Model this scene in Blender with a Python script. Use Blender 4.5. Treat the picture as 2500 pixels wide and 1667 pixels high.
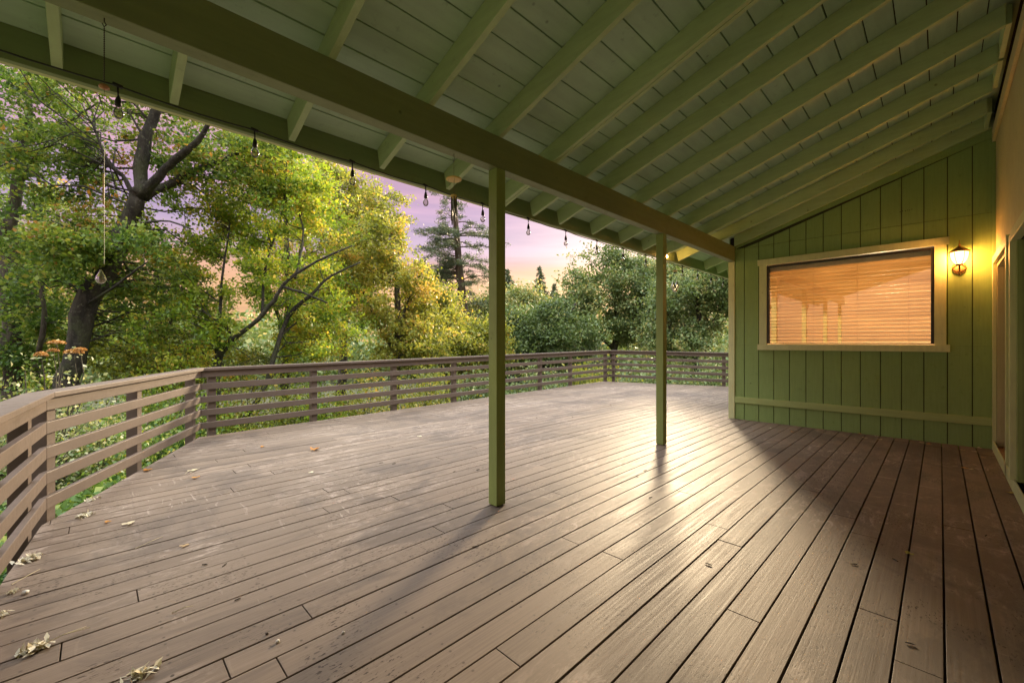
import bpy, bmesh, math, random
import numpy as np
from mathutils import Vector, Matrix

for o in list(bpy.data.objects):
    bpy.data.objects.remove(o)
scene = bpy.context.scene
COL = scene.collection
R = math.radians

# ------------------------------------------------------------------ camera
YAW = R(45.4)
CAMZ = 1.24
cam_data = bpy.data.cameras.new('camera')
cam_data.sensor_width = 36.0
cam_data.lens = 36.0 * 1030.0 / 2500.0
cam_data.shift_y = (836.0 - 833.5) / 2500.0
cam_data.clip_start = 0.02
cam_data.clip_end = 3000
cam = bpy.data.objects.new('camera', cam_data)
cam.location = (0, 0, CAMZ)
cam.rotation_euler = (R(90), 0, YAW - R(90))
COL.objects.link(cam)
scene.camera = cam
scene.render.resolution_x = 1024
scene.render.resolution_y = 682

# ------------------------------------------------------------------ light
SUN_AZ = R(25.5)      # measured from +X towards +Y
SUN_EL = R(14.6)
world = bpy.data.worlds.new('World')
scene.world = world
world.use_nodes = True
wn = world.node_tree.nodes
wl = world.node_tree.links
wn.clear()
wout = wn.new('ShaderNodeOutputWorld')
add = wn.new('ShaderNodeAddShader')
bg1 = wn.new('ShaderNodeBackground')
bg2 = wn.new('ShaderNodeBackground')
sky = wn.new('ShaderNodeTexSky')
sky.sky_type = 'NISHITA'
sky.sun_disc = False
sky.sun_elevation = SUN_EL
sky.sun_rotation = R(90) - SUN_AZ
sky.dust_density = 2.0
wl.new(sky.outputs[0], bg1.inputs[0])
bg1.inputs[1].default_value = 0.005
tc = wn.new('ShaderNodeTexCoord')
sep = wn.new('ShaderNodeSeparateXYZ')
wl.new(tc.outputs['Generated'], sep.inputs[0])
mp = wn.new('ShaderNodeMapping')
mp.inputs['Scale'].default_value = (1.2, 1.2, 14.0)
wl.new(tc.outputs['Generated'], mp.inputs[0])
nz = wn.new('ShaderNodeTexNoise')
nz.inputs['Scale'].default_value = 2.2
nz.inputs['Detail'].default_value = 7
nz.inputs['Roughness'].default_value = 0.6
wl.new(mp.outputs[0], nz.inputs[0])
dist = wn.new('ShaderNodeMath'); dist.operation = 'MULTIPLY_ADD'
dist.inputs[1].default_value = 0.07; dist.inputs[2].default_value = -0.035
wl.new(nz.outputs[0], dist.inputs[0])
zz = wn.new('ShaderNodeMath'); zz.operation = 'ADD'
wl.new(sep.outputs[2], zz.inputs[0]); wl.new(dist.outputs[0], zz.inputs[1])
ramp = wn.new('ShaderNodeValToRGB')
cr = ramp.color_ramp
cr.elements[0].position = 0.0; cr.elements[0].color = (0.82, 0.46, 0.22, 1)
cr.elements[1].position = 1.0; cr.elements[1].color = (5.4, 5.7, 5.6, 1)
for p, c in [(0.12, (0.86, 0.46, 0.22)), (0.155, (0.85, 0.44, 0.28)), (0.185, (0.62, 0.38, 0.44)), (0.225, (0.53, 0.38, 0.54)),
             (0.29, (0.54, 0.34, 0.52)), (0.37, (0.68, 0.37, 0.44)), (0.45, (0.60, 0.35, 0.50)), (0.54, (2.9, 2.8, 2.8))]:
    e = cr.elements.new(p); e.color = c + (1,)
wl.new(zz.outputs[0], ramp.inputs[0])
cl = wn.new('ShaderNodeValToRGB')
cl.color_ramp.elements[0].position = 0.40; cl.color_ramp.elements[0].color = (0.80, 0.80, 0.86, 1)
cl.color_ramp.elements[1].position = 0.68; cl.color_ramp.elements[1].color = (1.16, 1.12, 1.06, 1)
wl.new(nz.outputs[0], cl.inputs[0])
mul = wn.new('ShaderNodeMix'); mul.data_type = 'RGBA'; mul.blend_type = 'MULTIPLY'
mul.inputs[0].default_value = 1.0
wl.new(ramp.outputs[0], mul.inputs[6]); wl.new(cl.outputs[0], mul.inputs[7])
wl.new(mul.outputs[2], bg2.inputs[0])
bg2.inputs[1].default_value = 0.275
wl.new(bg1.outputs[0], add.inputs[0]); wl.new(bg2.outputs[0], add.inputs[1])
wl.new(add.outputs[0], wout.inputs[0])

sd = bpy.data.lights.new('sun', 'SUN')
sd.energy = 2.6
sd.angle = R(7.0)
sd.color = (1.0, 0.78, 0.50)
sun = bpy.data.objects.new('sun', sd)
dvec = Vector((math.cos(SUN_EL) * math.cos(SUN_AZ), math.cos(SUN_EL) * math.sin(SUN_AZ), math.sin(SUN_EL)))
sun.rotation_euler = (-dvec).to_track_quat('-Z', 'Y').to_euler()
COL.objects.link(sun)

scene.view_settings.view_transform = 'Standard'
scene.view_settings.look = 'None'
scene.view_settings.exposure = 2.02
scene.view_settings.gamma = 1
scene.render.engine = 'CYCLES'
scene.cycles.max_bounces = 10
scene.cycles.diffuse_bounces = 7
scene.cycles.transparent_max_bounces = 16

# ------------------------------------------------------------------ helpers
FX, CX, HY = 1030.0, 1250.0, 836.0
FW = np.array([math.cos(YAW), math.sin(YAW), 0.0])
RT = np.array([math.sin(YAW), -math.cos(YAW), 0.0])
def at(px, py, d):
    """survey point: picture column/row of the survey plus the distance ahead -> metres"""
    return np.array([0, 0, CAMZ]) + d * (FW + RT * (px - CX) / FX + np.array([0, 0, 1.0]) * (HY - py) / FX)

class MB:
    def __init__(s):
        s.v = []; s.f = []; s.sm = False
    def add(s, vs, fs):
        n = len(s.v); s.v += [tuple(v) for v in vs]; s.f += [tuple(i + n for i in f) for f in fs]
    def box(s, x0, x1, y0, y1, z0, z1):
        s.add([(x0,y0,z0),(x1,y0,z0),(x1,y1,z0),(x0,y1,z0),(x0,y0,z1),(x1,y0,z1),(x1,y1,z1),(x0,y1,z1)],
              [(0,3,2,1),(4,5,6,7),(0,1,5,4),(1,2,6,5),(2,3,7,6),(3,0,4,7)])
    def hull8(s, p):
        s.add(p, [(0,3,2,1),(4,5,6,7),(0,1,5,4),(1,2,6,5),(2,3,7,6),(3,0,4,7)])
    def prism(s, poly, z0, z1):
        n = len(poly)
        vs = [(x, y, z0) for x, y in poly] + [(x, y, z1) for x, y in poly]
        fs = [tuple(reversed(range(n))), tuple(range(n, 2*n))] + [(i, (i+1) % n, n+(i+1) % n, n+i) for i in range(n)]
        s.add(vs, fs)
    def prism_x(s, poly, x0, x1):
        """poly in (y,z)"""
        n = len(poly)
        vs = [(x0, y, z) for y, z in poly] + [(x1, y, z) for y, z in poly]
        fs = [tuple(reversed(range(n))), tuple(range(n, 2*n))] + [(i, (i+1) % n, n+(i+1) % n, n+i) for i in range(n)]
        s.add(vs, fs)
    def tube(s, pts, rad, n=8, cap=True):
        pts = [Vector(p) for p in pts]
        k = len(pts)
        if not hasattr(rad, '__len__'): rad = [rad] * k
        vs = []
        up = Vector((0.13, 0.21, 0.97))
        d0 = (pts[1] - pts[0]).normalized()
        if abs(d0.dot(up)) > 0.9: up = Vector((1, 0.1, 0))
        a = d0.cross(up).normalized()
        for i in range(k):
            if i == 0: d = pts[1] - pts[0]
            elif i == k - 1: d = pts[-1] - pts[-2]
            else: d = pts[i+1] - pts[i-1]
            d.normalize()
            a = (a - d * a.dot(d)).normalized()
            b = d.cross(a)
            for j in range(n):
                t = 2 * math.pi * j / n
                vs.append(pts[i] + (a * math.cos(t) + b * math.sin(t)) * rad[i])
        fs = []
        for i in range(k - 1):
            for j in range(n):
                fs.append((i*n+j, i*n+(j+1) % n, (i+1)*n+(j+1) % n, (i+1)*n+j))
        if cap:
            fs.append(tuple(reversed(range(n)))); fs.append(tuple(range((k-1)*n, k*n)))
        s.add(vs, fs)
    def lathe(s, prof, c=(0,0,0), n=16):
        """prof: (radius, z) from bottom to top"""
        vs = []
        for r, z in prof:
            for j in range(n):
                t = 2*math.pi*j/n
                vs.append((c[0]+r*math.cos(t), c[1]+r*math.sin(t), c[2]+z))
        fs = []
        for i in range(len(prof)-1):
            for j in range(n):
                fs.append((i*n+j, i*n+(j+1) % n, (i+1)*n+(j+1) % n, (i+1)*n+j))
        fs.append(tuple(reversed(range(n)))); fs.append(tuple(range((len(prof)-1)*n, len(prof)*n)))
        s.add(vs, fs)
    def build(s, name, mat, parent=None, bevel=0, smooth=False, loc=None):
        me = bpy.data.meshes.new(name)
        me.from_pydata(s.v, [], s.f)
        me.materials.append(mat)
        if smooth:
            me.polygons.foreach_set('use_smooth', [True] * len(me.polygons))
        me.update()
        o = bpy.data.objects.new(name, me)
        COL.objects.link(o)
        if loc is not None:
            o.location = loc
            lv = Vector(loc)
            for v in me.vertices: v.co -= lv
        if parent is not None:
            o.parent = parent
            pl = Vector(parent.location) if parent.type == 'EMPTY' else Vector((0, 0, 0))
            o.matrix_parent_inverse = Matrix.Translation(-pl)
        if bevel:
            m = o.modifiers.new('bevel', 'BEVEL'); m.width = bevel; m.segments = 2
            m.limit_method = 'ANGLE'; m.angle_limit = R(35)
        return o

def tag(o, label=None, cat=None, group=None, kind=None):
    if label: o['label'] = label
    if cat: o['category'] = cat
    if group: o['group'] = group
    if kind: o['kind'] = kind
    return o
def empty(name, loc, label, cat, group=None):
    o = bpy.data.objects.new(name, None)
    o.location = loc
    o.empty_display_size = 0.2
    COL.objects.link(o)
    return tag(o, label, cat, group)

# ------------------------------------------------------------------ materials
def newmat(name):
    m = bpy.data.materials.new(name); m.use_nodes = True
    nt = m.node_tree
    b = nt.nodes['Principled BSDF']
    return m, nt, b
def N(nt, t, **kw):
    n = nt.nodes.new(t)
    for k, v in kw.items(): setattr(n, k, v)
    return n
def rampn(nt, fac, stops):
    r = nt.nodes.new('ShaderNodeValToRGB')
    el = r.color_ramp.elements
    el[0].position = stops[0][0]; el[0].color = tuple(stops[0][1]) + (1,)
    el[1].position = stops[-1][0]; el[1].color = tuple(stops[-1][1]) + (1,)
    for p, c in stops[1:-1]:
        e = el.new(p); e.color = tuple(c) + (1,)
    nt.links.new(fac, r.inputs[0])
    return r.outputs[0]
def g(v): return (v, v, v)
def noise(nt, scale, detail=4, rough=0.55, vec=None, mapscale=None, dist=0, coord='Object'):
    n = nt.nodes.new('ShaderNodeTexNoise')
    n.inputs['Scale'].default_value = scale; n.inputs['Detail'].default_value = detail
    n.inputs['Roughness'].default_value = rough; n.inputs['Distortion'].default_value = dist
    t = nt.nodes.new('ShaderNodeTexCoord')
    m = nt.nodes.new('ShaderNodeMapping')
    if mapscale: m.inputs['Scale'].default_value = mapscale
    nt.links.new(t.outputs[coord], m.inputs[0]); nt.links.new(m.outputs[0], n.inputs[0])
    return n.outputs[0]
def mixc(nt, fac, a, b, blend='MIX'):
    m = nt.nodes.new('ShaderNodeMix'); m.data_type = 'RGBA'; m.blend_type = blend
    for sock, v in ((0, fac), (6, a), (7, b)):
        if hasattr(v, 'is_linked') or hasattr(v, 'links'): nt.links.new(v, m.inputs[sock])
        elif sock == 0: m.inputs[0].default_value = v
        else: m.inputs[sock].default_value = tuple(v) + (1,)
    return m.outputs[2]
def bump(nt, bsdf, h, strength=0.2, distance=0.005):
    b = nt.nodes.new('ShaderNodeBump')
    b.inputs['Strength'].default_value = strength; b.inputs['Distance'].default_value = distance
    nt.links.new(h, b.inputs['Height']); nt.links.new(b.outputs[0], bsdf.inputs['Normal'])

def paint(name, col, rough=0.55, var=0.12, grain=(3, 3, 60), dirt=0.35, bstr=0.25, knots=True):
    """painted wood: faint grain, brush marks, patchy dirt, filled knots and nail heads"""
    m, nt, b = newmat(name)
    n1 = noise(nt, 1.6, 5, 0.6)
    n2 = noise(nt, 1.0, 4, 0.6, mapscale=grain)
    n3 = noise(nt, 14, 5, 0.7)
    c = rampn(nt, n1, [(0.3, [x*(1-var) for x in col]), (0.7, [min(1, x*(1+var)) for x in col])])
    c = mixc(nt, 0.35, c, rampn(nt, n2, [(0.35, [x*0.82 for x in col]), (0.65, [x*1.12 for x in col])]))
    c = mixc(nt, rampn(nt, n3, [(0.60, g(0)), (0.80, g(dirt))]), c, [x*0.35 for x in col])
    if knots:
        v = N(nt, 'ShaderNodeTexVoronoi'); v.inputs['Scale'].default_value = 3.3
        t = N(nt, 'ShaderNodeTexCoord'); nt.links.new(t.outputs['Object'], v.inputs[0])
        c = mixc(nt, rampn(nt, v.outputs['Distance'], [(0.018, g(0.75)), (0.05, g(0))]), c, [x*0.3 for x in col])
    nt.links.new(c, b.inputs['Base Color'])
    nt.links.new(rampn(nt, n3, [(0.3, g(rough-0.08)), (0.7, g(rough+0.12))]), b.inputs['Roughness'])
    bump(nt, b, n2, bstr, 0.003)
    return m

def flat(name, col, rough=0.5, metal=0.0, **kw):
    m, nt, b = newmat(name)
    n1 = noise(nt, 9, 4, 0.6)
    c = rampn(nt, n1, [(0.3, [x*0.85 for x in col]), (0.7, [min(1, x*1.12) for x in col])])
    nt.links.new(c, b.inputs['Base Color'])
    b.inputs['Roughness'].default_value = rough; b.inputs['Metallic'].default_value = metal
    for k, v in kw.items(): b.inputs[k.replace('_', ' ')].default_value = v
    return m

M_SIDING = paint('green_siding_paint', (0.26, 0.38, 0.12), 0.6, 0.10, (60, 60, 4), 0.5, 0.45)
M_TRIM = paint('light_green_trim_paint', (0.62, 0.65, 0.34), 0.5, 0.08, (30, 30, 5), 0.3)
M_BASEBOARD = paint('green_baseboard_paint', (0.38, 0.47, 0.17), 0.5, 0.08, (30, 3, 30), 0.3)
M_BEAM = paint('dark_green_beam_paint', (0.215, 0.25, 0.115), 0.5, 0.12, (2, 30, 30), 0.35)
M_RAFTER = paint('green_rafter_paint', (0.45, 0.57, 0.29), 0.5, 0.10, (30, 3, 30), 0.4)
M_CEIL = paint('ceiling_board_paint', (0.46, 0.62, 0.44), 0.6, 0.16, (2, 18, 18), 0.55)
M_POST = paint('green_post_paint', (0.25, 0.32, 0.09), 0.45, 0.12, (40, 40, 3), 0.3)
M_HOUSEWOOD = paint('grooved_wall_paint', (0.55, 0.50, 0.26), 0.6, 0.10, (60, 60, 3), 0.35, 0.5)
M_RAIL = paint('brown_railing_stain', (0.118, 0.086, 0.066), 0.5, 0.18, (4, 4, 40), 0.25)
M_BLACK = flat('black_plastic', (0.012, 0.012, 0.012), 0.45)
M_BRONZE = flat('dark_bronze_frame', (0.03, 0.024, 0.018), 0.4)
M_RUST = flat('aged_brass', (0.34, 0.19, 0.07), 0.45, 0.35)
M_METAL = flat('chime_metal', (0.16, 0.15, 0.13), 0.35, 0.8)
M_WOODDISC = flat('varnished_wood', (0.78, 0.55, 0.18), 0.4)
M_STRING = flat('string', (0.22, 0.20, 0.14), 0.8)
M_UNDER = flat('dark_gap_backing', (0.02, 0.014, 0.010), 0.9)  # near-black: the shade in the deck gaps is put into the colour
M_DOORFRAME = flat('grey_metal_door_frame', (0.12, 0.12, 0.10), 0.4, 0.3)
M_CONCRETE = flat('wood_sill_worn', (0.32, 0.20, 0.11), 0.6)
M_INTERIOR = flat('interior_wall_paint', (0.70, 0.56, 0.38), 0.8)
M_BLIND = flat('blind_slat', (0.78, 0.62, 0.42), 0.5)
M_CURTAIN = flat('door_curtain', (0.30, 0.27, 0.15), 0.8)

def glassmat(name, tint=(1, 1, 1), gloss=0.12, rough=0.0):
    m = bpy.data.materials.new(name); m.use_nodes = True
    nt = m.node_tree; nt.nodes.clear()
    o = nt.nodes.new('ShaderNodeOutputMaterial')
    tr = nt.nodes.new('ShaderNodeBsdfTransparent'); tr.inputs[0].default_value = tint + (1,)
    gl = nt.nodes.new('ShaderNodeBsdfGlossy'); gl.inputs['Roughness'].default_value = rough
    fr = nt.nodes.new('ShaderNodeFresnel'); fr.inputs[0].default_value = 1.5
    ma = nt.nodes.new('ShaderNodeMath'); ma.operation = 'MULTIPLY_ADD'
    ma.inputs[1].default_value = 1.6; ma.inputs[2].default_value = gloss
    mx = nt.nodes.new('ShaderNodeMixShader')
    nt.links.new(fr.outputs[0], ma.inputs[0]); nt.links.new(ma.outputs[0], mx.inputs[0])
    nt.links.new(tr.outputs[0], mx.inputs[1]); nt.links.new(gl.outputs[0], mx.inputs[2])
    nt.links.new(mx.outputs[0], o.inputs[0])
    return m
M_PANE = glassmat('window_glass', (0.95, 0.95, 0.93), 0.12)
M_BULB = glassmat('clear_bulb_glass', (0.9, 0.88, 0.84), 0.12, 0.05)
M_CRYSTAL = glassmat('crystal_drop', (0.8, 0.78, 0.7), 0.45, 0.15)

def emis(name, col, strength):
    m, nt, b = newmat(name)
    n1 = noise(nt, 20, 2, 0.5)
    c = rampn(nt, n1, [(0.3, [x*0.92 for x in col]), (0.7, col)])
    nt.links.new(c, b.inputs['Base Color'])
    nt.links.new(c, b.inputs['Emission Color']); b.inputs['Emission Strength'].default_value = strength
    b.inputs['Roughness'].default_value = 0.4
    return m
def lampglass():
    m = bpy.data.materials.new('lit_lamp_glass'); m.use_nodes = True
    nt = m.node_tree; nt.nodes.clear()
    o = nt.nodes.new('ShaderNodeOutputMaterial'); t = nt.nodes.new('ShaderNodeBsdfTransparent')
    t.inputs[0].default_value = (1.0, 0.93, 0.8, 1)
    e = nt.nodes.new('ShaderNodeEmission'); e.inputs[0].default_value = (1.0, 0.70, 0.36, 1); e.inputs[1].default_value = 1.7
    mx = nt.nodes.new('ShaderNodeMixShader')
    mx.inputs[0].default_value = 0.3
    nt.links.new(t.outputs[0], mx.inputs[1]); nt.links.new(e.outputs[0], mx.inputs[2]); nt.links.new(mx.outputs[0], o.inputs[0])
    return m
M_LAMPGLASS = lampglass()

# deck boards: worn brown paint; a per-board number shifts tone
def deck_material():
    m, nt, b = newmat('worn_deck_paint')
    at_ = N(nt, 'ShaderNodeAttribute'); at_.attribute_name = 'tint'
    L = nt.links
    big = noise(nt, 0.55, 4, 0.6)
    grain = noise(nt, 1.0, 6, 0.65, mapscale=(1.6, 85, 85))
    fine = noise(nt, 1.0, 5, 0.7, mapscale=(9, 160, 100))
    col = rampn(nt, big, [(0.3, (0.142, 0.103, 0.072)), (0.7, (0.222, 0.172, 0.126))])
    tint = rampn(nt, at_.outputs['Fac'], [(0.0, g(0.74)), (0.5, g(0.97)), (1.0, g(1.2))])
    col = mixc(nt, 1.0, col, tint, 'MULTIPLY')
    col = mixc(nt, 0.45, col, rampn(nt, grain, [(0.35, (0.105, 0.071, 0.052)), (0.65, (0.245, 0.190, 0.150))]))
    # pale scuffs worn through the paint
    sc = noise(nt, 1.0, 7, 0.75, mapscale=(5, 14, 5), dist=1.2)
    scl = noise(nt, 0.9, 2, 0.5)
    scm = N(nt, 'ShaderNodeMath'); scm.operation = 'MULTIPLY'
    L.new(rampn(nt, sc, [(0.51, g(0)), (0.63, g(0.85))]), scm.inputs[0])
    L.new(rampn(nt, scl, [(0.46, g(0)), (0.58, g(1))]), scm.inputs[1])
    col = mixc(nt, scm.outputs[0], col, (0.36, 0.29, 0.24))
    # long thin scratches
    w = noise(nt, 1.0, 3, 0.6, mapscale=(26, 4.0, 4), dist=0.6)
    wl2 = noise(nt, 0.35, 2, 0.5)
    wm = N(nt, 'ShaderNodeMath'); wm.operation = 'MULTIPLY'
    L.new(rampn(nt, w, [(0.63, g(0)), (0.66, g(0.5))]), wm.inputs[0])
    L.new(rampn(nt, wl2, [(0.5, g(0)), (0.6, g(1))]), wm.inputs[1])
    col = mixc(nt, wm.outputs[0], col, (0.40, 0.33, 0.28))
    # chips: dark elongated flecks, clustered
    chip = noise(nt, 1.0, 2, 0.5, mapscale=(38, 110, 60), dist=0.5)
    cm = noise(nt, 2.1, 3, 0.6)
    cmm = N(nt, 'ShaderNodeMath'); cmm.operation = 'MULTIPLY'
    L.new(rampn(nt, chip, [(0.605, g(0)), (0.63, g(1))]), cmm.inputs[0])
    L.new(rampn(nt, cm, [(0.50, g(0.0)), (0.60, g(1))]), cmm.inputs[1])
    col = mixc(nt, cmm.outputs[0], col, (0.045, 0.028, 0.018))
    # small dots, nail heads
    v = N(nt, 'ShaderNodeTexVoronoi'); v.inputs['Scale'].default_value = 5.5
    t = N(nt, 'ShaderNodeTexCoord'); L.new(t.outputs['Object'], v.inputs[0])
    col = mixc(nt, rampn(nt, v.outputs['Distance'], [(0.030, g(0.85)), (0.042, g(0))]), col, (0.03, 0.02, 0.014))
    # pairs of screws on every joist
    sx_ = N(nt, 'ShaderNodeSeparateXYZ'); L.new(t.outputs['Object'], sx_.inputs[0])
    def mth(op, a, b_=None, c_=None):
        q = N(nt, 'ShaderNodeMath'); q.operation = op
        for k_, v_ in enumerate((a, b_, c_)):
            if v_ is None: continue
            if isinstance(v_, (int, float)): q.inputs[k_].default_value = v_
            else: L.new(v_, q.inputs[k_])
        return q.outputs[0]
    fx = mth('ABSOLUTE', mth('SUBTRACT', mth('FRACT', mth('DIVIDE', sx_.outputs[0], 0.406)), 0.5))
    fx = mth('MULTIPLY', fx, 0.406)
    fy = mth('FRACT', mth('DIVIDE', mth('ADD', sx_.outputs[1], 0.438), 0.1425))
    fy = mth('MULTIPLY', mth('ABSOLUTE', mth('SUBTRACT', mth('ABSOLUTE', mth('SUBTRACT', fy, 0.477)), 0.30)), 0.1425)
    rr_ = mth('SQRT', mth('ADD', mth('MULTIPLY', fx, fx), mth('MULTIPLY', fy, fy)))
    col = mixc(nt, rampn(nt, rr_, [(0.0035, g(0.8)), (0.0055, g(0))]), col, (0.04, 0.028, 0.02))
    # wet, greyer stains
    st_ = noise(nt, 0.8, 6, 0.7, mapscale=(1, 1.6, 1), dist=1.0)
    col = mixc(nt, rampn(nt, st_, [(0.50, g(0)), (0.60, g(0.6))]), col, (0.085, 0.066, 0.055))
    L.new(col, b.inputs['Base Color'])
    L.new(rampn(nt, grain, [(0.3, g(0.48)), (0.7, g(0.70))]), b.inputs['Roughness'])
    b.inputs['Specular IOR Level'].default_value = 0.27
    hs = N(nt, 'ShaderNodeMath'); hs.operation = 'MULTIPLY_ADD'; hs.inputs[1].default_value = 0.5
    L.new(fine, hs.inputs[0]); L.new(grain, hs.inputs[2])
    h2 = N(nt, 'ShaderNodeMath'); h2.operation = 'MULTIPLY_ADD'; h2.inputs[1].default_value = -1.2
    L.new(cmm.outputs[0], h2.inputs[0]); L.new(hs.outputs[0], h2.inputs[2])
    bump(nt, b, h2.outputs[0], 0.22, 0.004)
    return m
M_DECK = deck_material()

def leafmat(name, stops, trans=0.45, rough=0.5):
    m = bpy.data.materials.new(name); m.use_nodes = True
    nt = m.node_tree; nt.nodes.clear()
    o = nt.nodes.new('ShaderNodeOutputMaterial')
    a = nt.nodes.new('ShaderNodeAttribute'); a.attribute_name = 'tint'
    c = rampn(nt, a.outputs['Fac'], stops)
    d = nt.nodes.new('ShaderNodeBsdfPrincipled'); d.inputs['Roughness'].default_value = rough
    nt.links.new(c, d.inputs['Base Color'])
    t = nt.nodes.new('ShaderNodeBsdfTranslucent')
    nt.links.new(mixc(nt, 1.0, c, (1.42, 1.30, 0.80), 'MULTIPLY'), t.inputs[0])
    mx = nt.nodes.new('ShaderNodeMixShader'); mx.inputs[0].default_value = trans
    nt.links.new(d.outputs[0], mx.inputs[1]); nt.links.new(t.outputs[0], mx.inputs[2])
    nt.links.new(mx.outputs[0], o.inputs[0])
    return m
LM_MAPLE = leafmat('maple_leaf', [(0, (0.06, 0.13, 0.025)), (0.4, (0.14, 0.24, 0.04)), (0.8, (0.27, 0.34, 0.06)), (0.97, (0.38, 0.36, 0.08)), (1, (0.42, 0.24, 0.06))], 0.5)
LM_BRIGHT = leafmat('bright_leaf', [(0, (0.07, 0.145, 0.018)), (0.4, (0.187, 0.305, 0.029)), (0.8, (0.343, 0.421, 0.044)), (1, (0.499, 0.393, 0.058))], 0.5)
LM_YELLOW = leafmat('yellow_green_leaf', [(0, (0.105, 0.137, 0.024)), (0.4, (0.22, 0.262, 0.042)), (0.8, (0.382, 0.378, 0.073)), (1, (0.52, 0.356, 0.086))], 0.5)
LM_OAK = leafmat('oak_leaf', [(0, (0.053, 0.095, 0.032)), (0.5, (0.132, 0.205, 0.065)), (0.9, (0.265, 0.307, 0.115)), (1, (0.482, 0.431, 0.184))], 0.3)
LM_PINE = leafmat('pine_needle', [(0, (0.051, 0.085, 0.051)), (0.6, (0.116, 0.154, 0.08)), (1, (0.233, 0.245, 0.127))], 0.2)
LM_PALE = leafmat('pale_leaf', [(0, (0.07, 0.11, 0.04)), (0.5, (0.22, 0.27, 0.12)), (1, (0.45, 0.46, 0.30))], 0.35)
LM_IVY = leafmat('ivy_leaf', [(0, (0.03, 0.09, 0.022)), (0.5, (0.124, 0.225, 0.044)), (0.9, (0.32, 0.36, 0.066)), (1, (0.55, 0.45, 0.109))], 0.35)
LM_ORANGE = leafmat('orange_petal', [(0, (0.30, 0.15, 0.05)), (0.6, (0.50, 0.25, 0.05)), (1, (0.55, 0.40, 0.20))], 0.2)
LM_DRY = leafmat('dry_leaf', [(0, (0.34, 0.20, 0.08)), (0.5, (0.50, 0.42, 0.26)), (1, (0.66, 0.62, 0.48))], 0.05)

def bark(name, c1, c2, sc=6):
    m, nt, b = newmat(name)
    n1 = noise(nt, sc, 6, 0.7, mapscale=(1, 1, 0.25), dist=0.6)
    n2 = noise(nt, sc*3.3, 4, 0.7)
    c = rampn(nt, n1, [(0.38, c1), (0.62, c2)])
    c = mixc(nt, rampn(nt, n2, [(0.56, g(0)), (0.68, g(0.7))]), c, (0.13, 0.13, 0.09))
    nt.links.new(c, b.inputs['Base Color']); b.inputs['Roughness'].default_value = 0.9
    c = mixc(nt, rampn(nt, noise(nt, 2.2, 5, 0.7), [(0.50, g(0)), (0.62, g(0.6))]), c, (0.05, 0.062, 0.02))
    nt.links.new(c, b.inputs['Base Color'])
    bump(nt, b, n1, 1.0, 0.12)
    return m
M_BARK = bark('dark_bark', (0.012, 0.010, 0.006), (0.05, 0.044, 0.030), 5)
M_BARK2 = bark('grey_brown_bark', (0.03, 0.024, 0.018), (0.11, 0.09, 0.07), 5)
M_PINEBARK = bark('pine_bark', (0.04, 0.024, 0.018), (0.13, 0.085, 0.06), 4)

# ------------------------------------------------------------------ ground
def hgt(x, y):
    # outward distance from the deck
    dx = np.maximum(np.maximum(-x - 0.4, x - 13.0), 0); dy = np.maximum(y - 7.0, 0)
    left = np.clip((-x - 0.2 + (y - 4.2) * 0.45), 0, 4) * (y > 1)
    d = np.sqrt(dx * dx + dy * dy)
    z = -0.75 - 0.16 * np.minimum(d, 22) - 0.03 * np.clip(d - 22, 0, 60)
    z = z + 0.25 * np.sin(x * 0.5 + 1) * np.cos(y * 0.43) * np.minimum(d, 5) / 5
    return z
def ground():
    u = np.concatenate([-np.geomspace(900, 12, 22), np.linspace(-11, 30, 56), np.geomspace(32, 900, 26)])
    v = np.concatenate([-np.geomspace(900, 6, 18), np.linspace(-5, 35, 56), np.geomspace(37, 900, 26)])
    X, Y = np.meshgrid(u, v)
    Z = hgt(X, Y)
    nx, ny = len(u), len(v)
    mb = MB()
    mb.v = list(zip(X.ravel().tolist(), Y.ravel().tolist(), Z.ravel().tolist()))
    mb.f = [(j*nx+i, j*nx+i+1, (j+1)*nx+i+1, (j+1)*nx+i) for j in range(ny-1) for i in range(nx-1)]
    m, nt, b = newmat('forest_floor')
    n1 = noise(nt, 1.4, 8, 0.7); n2 = noise(nt, 16, 5, 0.7)
    c = rampn(nt, n1, [(0.35, (0.03, 0.045, 0.015)), (0.6, (0.08, 0.075, 0.035))])
    c = mixc(nt, rampn(nt, n2, [(0.5, g(0)), (0.7, g(0.8))]), c, (0.10, 0.11, 0.04))
    nt.links.new(c, b.inputs['Base Color']); b.inputs['Roughness'].default_value = 1
    bump(nt, b, n2, 0.8, 0.1)
    o = mb.build('ground', m, smooth=True)
    tag(o, kind='structure')
ground()

# ------------------------------------------------------------------ deck
def clip(poly, conv):
    out = poly
    n = len(conv)
    for i in range(n):
        ax, ay = conv[i]; bx, by = conv[(i+1) % n]
        def side(p): return (bx-ax)*(p[1]-ay) - (by-ay)*(p[0]-ax)
        inp, out = out, []
        for k in range(len(inp)):
            p, q = inp[k], inp[(k+1) % len(inp)]
            sp, sq = side(p), side(q)
            if sp >= 0: out.append(p)
            if sp * sq < 0:
                t = sp / (sp - sq); out.append((p[0]+t*(q[0]-p[0]), p[1]+t*(q[1]-p[1])))
        if not out: return []
    return out
RL = [(-0.42, 2.30), (-0.245, 4.27), (0.98, 6.80), (11.93, 7.56), (12.68, 4.20), (13.05, 2.44)]   # edge of the deck under the railing
OUT = [(-0.45, -0.44), (13.3, -0.44), (13.3, 2.44), (12.70, 4.20), (11.95, 7.585), (0.965, 6.825), (-0.265, 4.28), (-0.45, 2.30)]
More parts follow.
